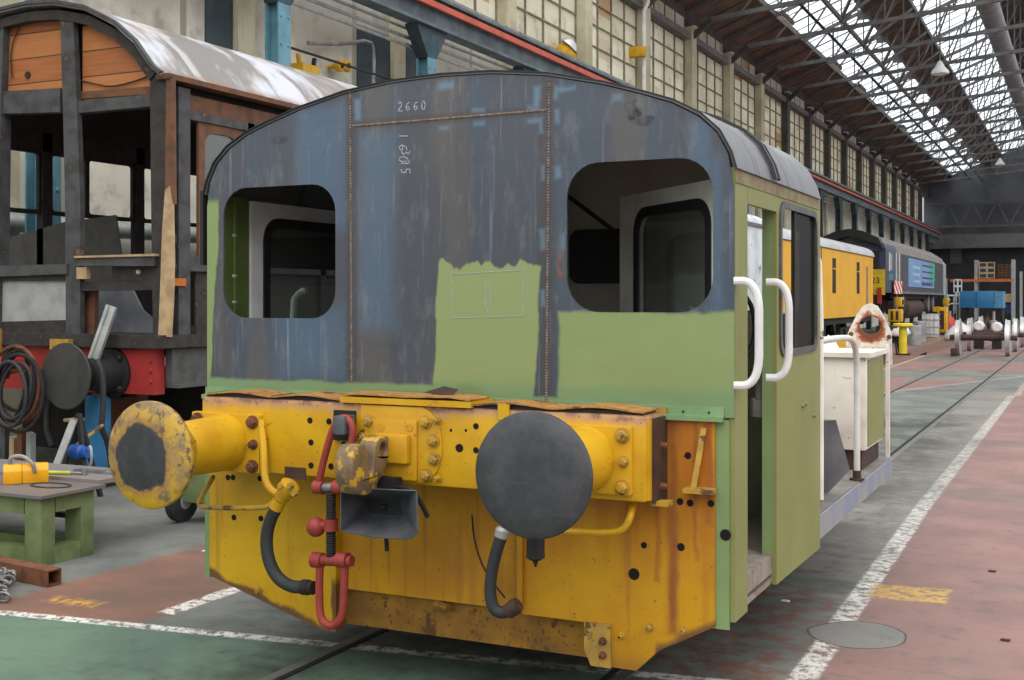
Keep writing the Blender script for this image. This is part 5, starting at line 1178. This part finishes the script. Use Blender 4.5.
MB().plate(XZ([(VX-2.7, zb), (VX, zb), (VX, 3.7), (VX-.3, 4.1), (VX-2.4, 4.1), (VX-2.7, 3.7)], Y2_-1.4), (0, 1.4, 0)).build('rear_cab', M['galv'], t)
MB().box(VX-2.5, VX-.25, 52, 69, zb-.25, zb).build('main_frame', M['dark'], t)
MB().lathe((VX-.65, 57, 1.35), (0, 1, 0), [(0, .42), (.05, .5), (5.6, .5), (5.7, .42)], 22).build('fuel_tank', M['brown_steel'], t)
MB().lathe((VX-.5, 54.0, 1.5), (0, 1, 0), [(0, .25), (.1, .45), (2., .45), (2.1, .25)], 18).build('air_tank', M['dark'], t)
m = bpy.data.curves.new('number', 'FONT'); m.body = '66423'; m.size = .34; m.extrude = .004; ob = bpy.data.objects.new('number_tmp', m); COL.objects.link(ob)
bpy.context.view_layer.update(); dg = bpy.context.evaluated_depsgraph_get(); me = bpy.data.meshes.new_from_object(ob.evaluated_get(dg)); bpy.data.objects.remove(ob)
ob = bpy.data.objects.new('running_number', me); COL.objects.link(ob); me.materials.clear(); me.materials.append(M['black'])
ob.rotation_euler = (pi/2, 0, 0); ob.location = (VX-1.05, Y1_-.125, 2.4); attach(ob, t)
for y_ in (53.2, 55.2, 64.5, 66.5): MB().lathe((VX-.45, y_, 1.55), (1, 0, 0), [(0, .3), (.05, .42), (.3, .42), (.32, .2)], 16).build('spring_pot', M['truss'], t)
MB().box(VX-2.3, VX-.5, 51.5, 69.5, 1.2, 1.78).build('equipment_case', M['dark'], t)
# chevron board
p = atx(898, 287.5, VX+.08)
s_ = MB().box(p.x, p.x+.02, p.y-1.15, p.y+1.1, p.z-.27, p.z+.27)
k = Mt('chevron', .5); f_ = k.math('FRACT', k.mul(k.add(k.mul(k.Y, .45), k.Z), 2.6)); ch = k.done(k.mix(k.above(f_, .5, .03), (232, 226, 220), (206, 52, 48)))
sb = s_.build('chevron_board', ch); tag(sb, 'red and white striped board hung on the side of the blue diesel', 'warning board')
MB().box(VX-.02, p.x, p.y-.05, p.y+.05, p.z-.05, p.z+.05).build('hanger', M['galv'], sb)
# yellow lifting jacks under the diesel
def jack(px, y0, lab, tall):
    x, y = px, y0
    t = thing('lifting_jack', (x, y, 0), lab, 'jack', 'yellow lifting jacks under the diesel')
    jm = paint('jack_yellow', (222, 172, 26), (204, 156, 24), rough=.5) if 'jy' not in M else M['jy']; M['jy'] = jm
    MB().box(x-.4, x+.4, y-.5, y+.5, 0, .12).build('base', M['dark'], t)
    if tall:
        MB().box(x-.22, x+.22, y-.3, y+.3, .12, 1.38).build('column', jm, t, bevel=.03); MB().box(x-.42, x-.2, y-.25, y+.25, 1.15, 1.4).build('lifting_arm', jm, t)
        MB().box(x-.1, x+.1, y-.33, y-.3, .3, 1.2).build('screw_slot', M['brown_steel'], t)
    else:
        MB().box(x-.16, x+.16, y-.2, y+.2, .12, .85).build('column', M['dark'], t)
        MB().box(x-.26, x+.26, y-.3, y+.3, .85, 1.36).build('jack_head', jm, t, bevel=.03)
        for q in (-.1, .1): MB().box(x+q-.05, x+q+.05, y-.31, y-.29, .92, 1.28).build('slot', M['brown_steel'], t)
        MB().box(x-.3, x-.05, y-.2, y+.2, 1.36, 1.7).build('saddle', M['dark'], t)
    return t
jack(-7.02, 50.2, 'yellow jack head beneath the near end of the blue diesel', False)
jack(-6.5, 62.5, 'tall yellow jack column beneath the far end of the blue diesel', True)
for px, py, s_, lab in ((900, 302, .3, 'yellow lifting lug under the chevron board of the blue diesel'), (947.5, 302, .3, 'yellow lifting lug at the far end of the blue diesel')):
    p = atx(px, py, VX+.1); o_ = MB().box(p.x-.2, p.x+.1, p.y-.45, p.y+.45, p.z-.2, p.z+.2).build('lifting_lug', M['jy'], bevel=.03); tag(o_, lab, 'lifting lug')
    MB().lathe((p.x+.1, p.y, p.z), (1, 0, 0), [(0, .12), (.04, .1)], 12).build('pin', M['dark'], o_)
# stools, sheets, drums on the walkway
p = atz(903, 355); t = thing('yellow_bollard', p, 'yellow T-shaped post with a round flat top on the red walkway', 'post')
MB().box(p.x-.2, p.x+.2, p.y-.2, p.y+.2, 0, .05).build('base', M['dark'], t); MB().cyl(p, p+V(0, 0, .9), .13, .12, 16).build('post', paint('bollard_yellow', (226, 206, 52), (206, 186, 46)), t)
MB().lathe(p+V(0, 0, .88), (0, 0, 1), [(0, .26), (.04, .31), (.1, .31), (.12, .26)], 20).build('top', paint('bollard_top', (232, 212, 60), (210, 190, 50)), t)
for dx, lab in ((.45, 'black wheel chock at the foot of the yellow post'),):
    c_ = p+V(dx, .2, 0); tag(MB().plate([c_, c_+V(.22, 0, 0), c_+V(.22, 0, .1)], (0, .2, 0)).build('wheel_chock', M['black'], bevel=.01), lab, 'chock')
p = atz(893, 353); p.x -= .1
t = thing('black_stool', p, 'black metal stool covered by a white cloth left of the yellow post', 'stool')
for sx in (-.25, .25):
    for sy in (-.25, .25): MB().beam(p+V(sx, sy, 0), p+V(sx*.8, sy*.8, .45), .05, .05).build('leg', M['black'], t)
MB().box(p.x-.4, p.x+.3, p.y-.3, p.y+.3, .45, .9).build('seat', M['black'], t, bevel=.05)
def lump(name, p, sx, sy, sz, mat, lab, cat, seed=1):
    m = MB().lathe(p, (0, 0, 1), [(0, .8*sx), (.2*sz, sx), (.6*sz, .8*sx), (.9*sz, .4*sx), (sz, .05)], 14); r_ = random.Random(seed)
    for v in m.bm.verts:
        q = v.co-p; v.co = p+V(q.x*(1+r_.uniform(-.2, .2)), q.y*sy/sx*(1+r_.uniform(-.2, .2)), max(0, q.z*(1+r_.uniform(-.25, .2))))
    return tag(m.build(name, mat, sharp=80), lab, cat)
lump('white_cloth', p+V(.28, -.1, .55), .34, .3, .38, M['clean_white'], 'crumpled white cloth lying on the black stool beside the yellow post', 'cloth', 3)
for i, (px, py, r_, h_, lab) in enumerate(((914, 345, .28, .75, 'pale drum behind the yellow post, left one of two'), (919, 342, .26, .85, 'pale drum behind the yellow post, right one of two'))):
    p = atz(px, py); o_ = MB().lathe(p, (0, 0, 1), [(0, r_), (.05, r_*1.04), (h_*.5, r_), (h_*.52, r_*1.04), (h_, r_), (h_+.02, r_*.9)], 18).build('drum', M['galv']); tag(o_, lab, 'drum')
    MB().cyl(p+V(.1, 0, h_), p+V(.1, 0, h_+.06), .05, n=8).build('bung', M['dark'], o_)
p = atz(931, 341); t = thing('ibc_tank', p, 'white plastic tank in a wire cage beside the tall yellow jack', 'tank')
MB().box(p.x-.3, p.x+.3, p.y-.3, p.y+.3, .15, 1.15).build('tank', M['clean_white'], t, bevel=.06); MB().box(p.x-.34, p.x+.34, p.y-.34, p.y+.34, 0, .14).build('pallet', M['wood'], t)
m = MB()
for z in (.3, .6, .9, 1.15): m.box(p.x-.33, p.x+.33, p.y-.34, p.y-.32, z-.015, z+.015).box(p.x+.32, p.x+.34, p.y-.33, p.y+.33, z-.015, z+.015)
for i in range(5): m.box(p.x-.33+.16*i, p.x-.31+.16*i, p.y-.34, p.y-.32, .15, 1.15)
m.build('cage', M['galv'], t)
p = atz(960, 341); lump('white_sack', p, .6, .5, .7, M['clean_white'], 'big crumpled white sack on the floor left of the wheelsets', 'sack', 5)
# wheelsets
def wheelset(y, x0, lab, r=.56):
    t = thing('wheelset', (x0+.72, y, 0), lab, 'wheelset', 'loose wheelsets on the rails')
    MB().lathe((x0-.25, y, r), (1, 0, 0), [(0, .08), (.2, .08), (.21, .1), (.3, .11), (.32, .095), (1.15, .095), (1.17, .11), (1.4, .1), (1.42, .08), (1.95, .08)], 20).build('axle', M['brown_steel'], t)
    for x, s_ in ((x0, 1), (x0+1.44, -1)):
        w_ = MB().lathe((x-.07*s_, y, r), (s_, 0, 0), [(0, r-.08), (.01, r-.015), (.1, r-.01), (.115, r+.025), (.14, r+.025), (.145, r-.1)], 40).build('wheel_tyre', M['bright_steel'], t)
        MB().lathe((x-.05*s_, y, r), (s_, 0, 0), [(0, r-.08), (.02, r-.1), (.03, .2), (.04, .16), (.12, .16), (.13, .1)], 32).build('wheel_disc', M['brown_steel'], w_)
    return t
wheelset(39.6, -3.65, 'nearest bright-rimmed wheelset on the sunken rails')
wheelset(43.2, -3.62, 'second wheelset on the sunken rails, just behind the nearest one'); wheelset(47.5, -3.6, 'third wheelset on the sunken rails, farthest back of the line')
for dx, lab in ((-.35, 'dark timber block wedged at the left wheel of the nearest wheelset'),):
    tag(MB().box(-3.80, -3.6, 38.75, 38.98, 0, .25).build('wheel_wedge', M['brown_steel'], bevel=.02), lab, 'wedge')
for i, (px, py, lab) in enumerate(((984, 326, 'white axle box cover standing behind the nearest axle, left one'), (992, 327, 'white axle box cover standing behind the nearest axle, right one'))):
    p = aty(px-5*(1-i)+5*i, py, 45.3); t = thing('axle_box_cover', V(p.x, 45.3, 0), lab, 'axle box')
    MB().box(p.x-.15, p.x+.15, 45.0, 45.6, .0, p.z-.17).build('stand', M['dark'], t); MB().lathe((p.x, 45.0, p.z), (0, 1, 0), [(0, .13), (.05, .18), (.5, .18), (.55, .13)], 14).build('cover', M['clean_white'], t)
# scrap and parts at the end of the hall
rnd = random.Random(21); kinds = ['black', 'dark', 'brown_steel', 'steel', 'galv', 'rust', 'darkblue', 'dark', 'black']
words = {'black': 'black', 'dark': 'sooty', 'brown_steel': 'dark brown', 'steel': 'grey', 'galv': 'pale grey', 'rust': 'rusty', 'darkblue': 'blue-grey'}
for i in range(44):
    x = -6.9+(i % 11)*.64+rnd.uniform(-.02, .02); y = 66+(i//11)*1.9+rnd.uniform(-.3, .3); z = 0; mt = kinds[i % len(kinds)]; h_ = rnd.uniform(.45, .6) if i % 3 == 0 else rnd.uniform(.5, 1.15); w_ = rnd.uniform(.24, .3)
    t = thing('scrap_part', (x, y, 0), words[mt]+' machine part in the jumble of scrap below the blue container', 'machine part', 'scrap parts below the blue container: '+words[mt])
    if i % 3 == 0:
        MB().lathe((x, y-w_/2, h_*.5), (0, 1, 0), [(0, h_*.3), (.04, h_*.5), (w_*.8, h_*.5), (w_, h_*.25)], 14).build('drum_body', M[mt], t); MB().lathe((x, y-w_/2-.02, h_*.5), (0, 1, 0), [(0, h_*.12), (.06, h_*.2)], 10).build('hub', M['steel'], t)
    elif i % 3 == 1:
        MB().box(x-w_/2, x+w_/2, y-w_/2, y+w_/2, 0, h_*.6).build('casting', M[mt], t, bevel=.04); MB().cyl((x, y, h_*.6), (x, y, h_), w_*.25, n=10).build('stub', M[mt], t)
    else:
        MB().beam((x-w_*.8, y, .12), (x+w_*.8, y+.2, h_*.7), .2, .2).build('arm', M[mt], t); MB().box(x-w_*.9, x-w_*.4, y-.3, y+.3, 0, .4).build('foot', M[mt], t, bevel=.03)
p = aty(948, 316, 66); lump('orange_cover', V(p.x, 65.5, 0), .5, .5, 1.0, paint('orange_red', (206, 82, 56)), 'orange-red cover in the scrap beside the tall yellow jack', 'cover', 8)
# blue container, racking
t = thing('blue_container', (-5.3, 76, 0), 'sky-blue steel container standing among the scrap at the end of the hall', 'container')
a, c = aty(960, 308, 76), aty(994, 291, 76); x2 = aty(1003, 291, 76).x
MB().box(a.x, c.x, 76, 78.2, 1.25, c.z).build('body', M['blue'], t, bevel=.03); MB().box(c.x+.02, x2, 76, 78.2, 1.25, c.z-.02).build('end_door', paint('pale_blue', (92, 152, 186), rough=.5), t)
MB().box((a.x+c.x)/2-.05, (a.x+c.x)/2, 75.97, 76, 1.3, c.z-.05).build('seam', paint('seam_blue', (40, 96, 136)), t)
for x in (a.x+.2, x2-.2): MB().box(x-.15, x+.15, 76.1, 78, 0, 1.25).build('leg', M['dark'], t)
t = thing('pallet_rack', (-5.8, 85, 0), 'pallet rack with orange beam and pale grey uprights at the end of the hall', 'rack')
xa, xb, xc_ = aty(976, 280, 85).x, aty(1013, 280, 85).x, aty(1021, 280, 85).x
for x, z in ((xa, 4.4), (xb, 4.4)):
    for y in (85, 86.2): MB().box(x-.1, x+.1, y-.06, y+.06, 0, z).build('upright', M['galv'], t)
for y in (84.93, 86.27): MB().box(aty(950, 280, 85).x, xb, y-.05, y+.05, 2.95, 3.12).build('beam', paint('rack_orange', (206, 112, 56)), t)
MB().box(xa-1.9, xb, 84.95, 86.25, 3.12, 3.16).build('shelf', M['brown_steel'], t); MB().box(xa, xb, 84.95, 86.25, 1.6, 1.7).build('shelf', M['wood'], t)
MB().box(xa-2.0, xa-1.8, 84.9, 85.1, 0, 3.2).build('upright', M['galv'], t)
tag(MB().box(xc_-.08, xc_+.08, 85, 85.2, 0, 3.6).build('steel_post', M['galv']), 'single pale grey steel post right of the pallet rack', 'post')
def crate(px0, px1, py0, py1, lab, mat, inner, nx, nz):
    a, c = aty(px0, py1, 85.1), aty(px1, py0, 85.1); z0 = 3.165
    t = thing('storage_crate', ((a.x+c.x)/2, 85.5, z0), lab, 'crate')
    hs = [XZ([(a.x+(c.x-a.x)*(i+.12)/nx, z0+(c.z-z0)*(j+.15)/nz), (a.x+(c.x-a.x)*(i+.88)/nx, z0+(c.z-z0)*(j+.15)/nz), (a.x+(c.x-a.x)*(i+.88)/nx, z0+(c.z-z0)*(j+.8)/nz), (a.x+(c.x-a.x)*(i+.12)/nx, z0+(c.z-z0)*(j+.8)/nz)], 85.0) for i in range(nx) for j in range(nz)]
    MB().plate(XZ([(a.x, z0), (c.x, z0), (c.x, c.z), (a.x, c.z)], 85.0), (0, .05, 0), hs).build('front', M[mat], t); MB().box(a.x+.02, c.x-.02, 85.06, 86, z0, c.z-.02).build('contents', M[inner], t)
crate(979, 995, 262, 278, 'open-fronted pigeonhole crate on the orange rack shelf', 'wood', 'darkblue', 2, 3)
crate(998, 1010.5, 264, 278, 'dark slatted crate on the orange rack shelf, right of the pigeonhole crate', 'brownwood', 'brown_steel', 3, 5)
p = aty(1004, 294, 85.2); tag(MB().box(p.x-.4, p.x+.4, 85.1, 85.8, 1.705, 2.15).build('cardboard_box', paint('cardboard', (196, 160, 112)), bevel=.02), 'tan cardboard box on the lower shelf of the pallet rack', 'box')
p = aty(1006, 301, 85.2); tag(MB().lathe((p.x, 85.5, .9), (0, 0, 1), [(0, .3), (.6, .36), (.62, .3)], 16).build('blue_tub', paint('tub_blue', (52, 70, 120))), 'dark blue tub under the lower shelf of the pallet rack', 'tub')
tag(MB().box(p.x-.5, p.x+.5, 85.1, 86, 0, .9).build('tub_stand', M['dark'], bevel=.02), 'dark stand beneath the blue tub at the end of the hall', 'stand')
# white frame beside the rack
a, c = aty(953.5, 293, 78), aty(962, 279, 78)
t = thing('glazing_lattice', ((a.x+c.x)/2, 78, 0), 'white four-pane lattice standing left of the blue container', 'lattice')
mx_, mz_ = (a.x+c.x)/2, (a.z+c.z)/2; w_ = (c.x-a.x)/2; h_ = (c.z-a.z)/2
MB().plate(XZ(rrect(a.x, c.x, a.z, c.z, .1), 78), (0, .08, 0), [XZ(rrect(x0, x0+w_*.6, z0, z0+h_*.7, .06), 78) for x0 in (a.x+w_*.2, mx_+w_*.18) for z0 in (a.z+h_*.15, mz_+h_*.12)]).build('frame', M['clean_white'], t)
MB().box(a.x+.1, a.x+.2, 78, 78.08, 0, a.z+.05).build('leg', M['clean_white'], t); MB().box(c.x-.2, c.x-.1, 78, 78.08, 0, a.z+.05).build('leg', M['clean_white'], t)
t = thing('guard_rail', (-7, 77, 0), 'low white tubular guard rail left of the blue container', 'railing')
for z in (1.5, 2.0): MB().tube([(aty(947, 300, 77).x, 77, z), (aty(960, 300, 77).x, 77, z)], .06, 6).build('rail', M['clean_white'], t)
for px in (948, 954, 960): MB().tube([(aty(px, 300, 77).x, 77, 0), (aty(px, 300, 77).x, 77, 2.0)], .05, 6).build('post', M['clean_white'], t)
# things lying under the van side
p = atz(842, 392); t = thing('cable_reel', p, 'yellow cable reel on the floor behind the shunter bonnet', 'reel')
p = atx(842, 355, -5.6); t.location = (p.x, p.y, 0)
for s_ in (-.12, .12): MB().lathe((p.x, p.y+s_, .42), (0, 1, 0), [(-.02, .42), (.02, .42)], 22).build('flange', M['jy'], t)
MB().cyl((p.x, p.y-.12, .42), (p.x, p.y+.12, .42), .2, n=16).build('drum', M['black'], t)
p = atx(826, 358, -5.8); lump('dust_sheet', V(p.x, p.y, 0), .55, .5, .75, M['clean_white'], 'small white dust sheet heap behind the shunter handrail', 'sheet', 12)
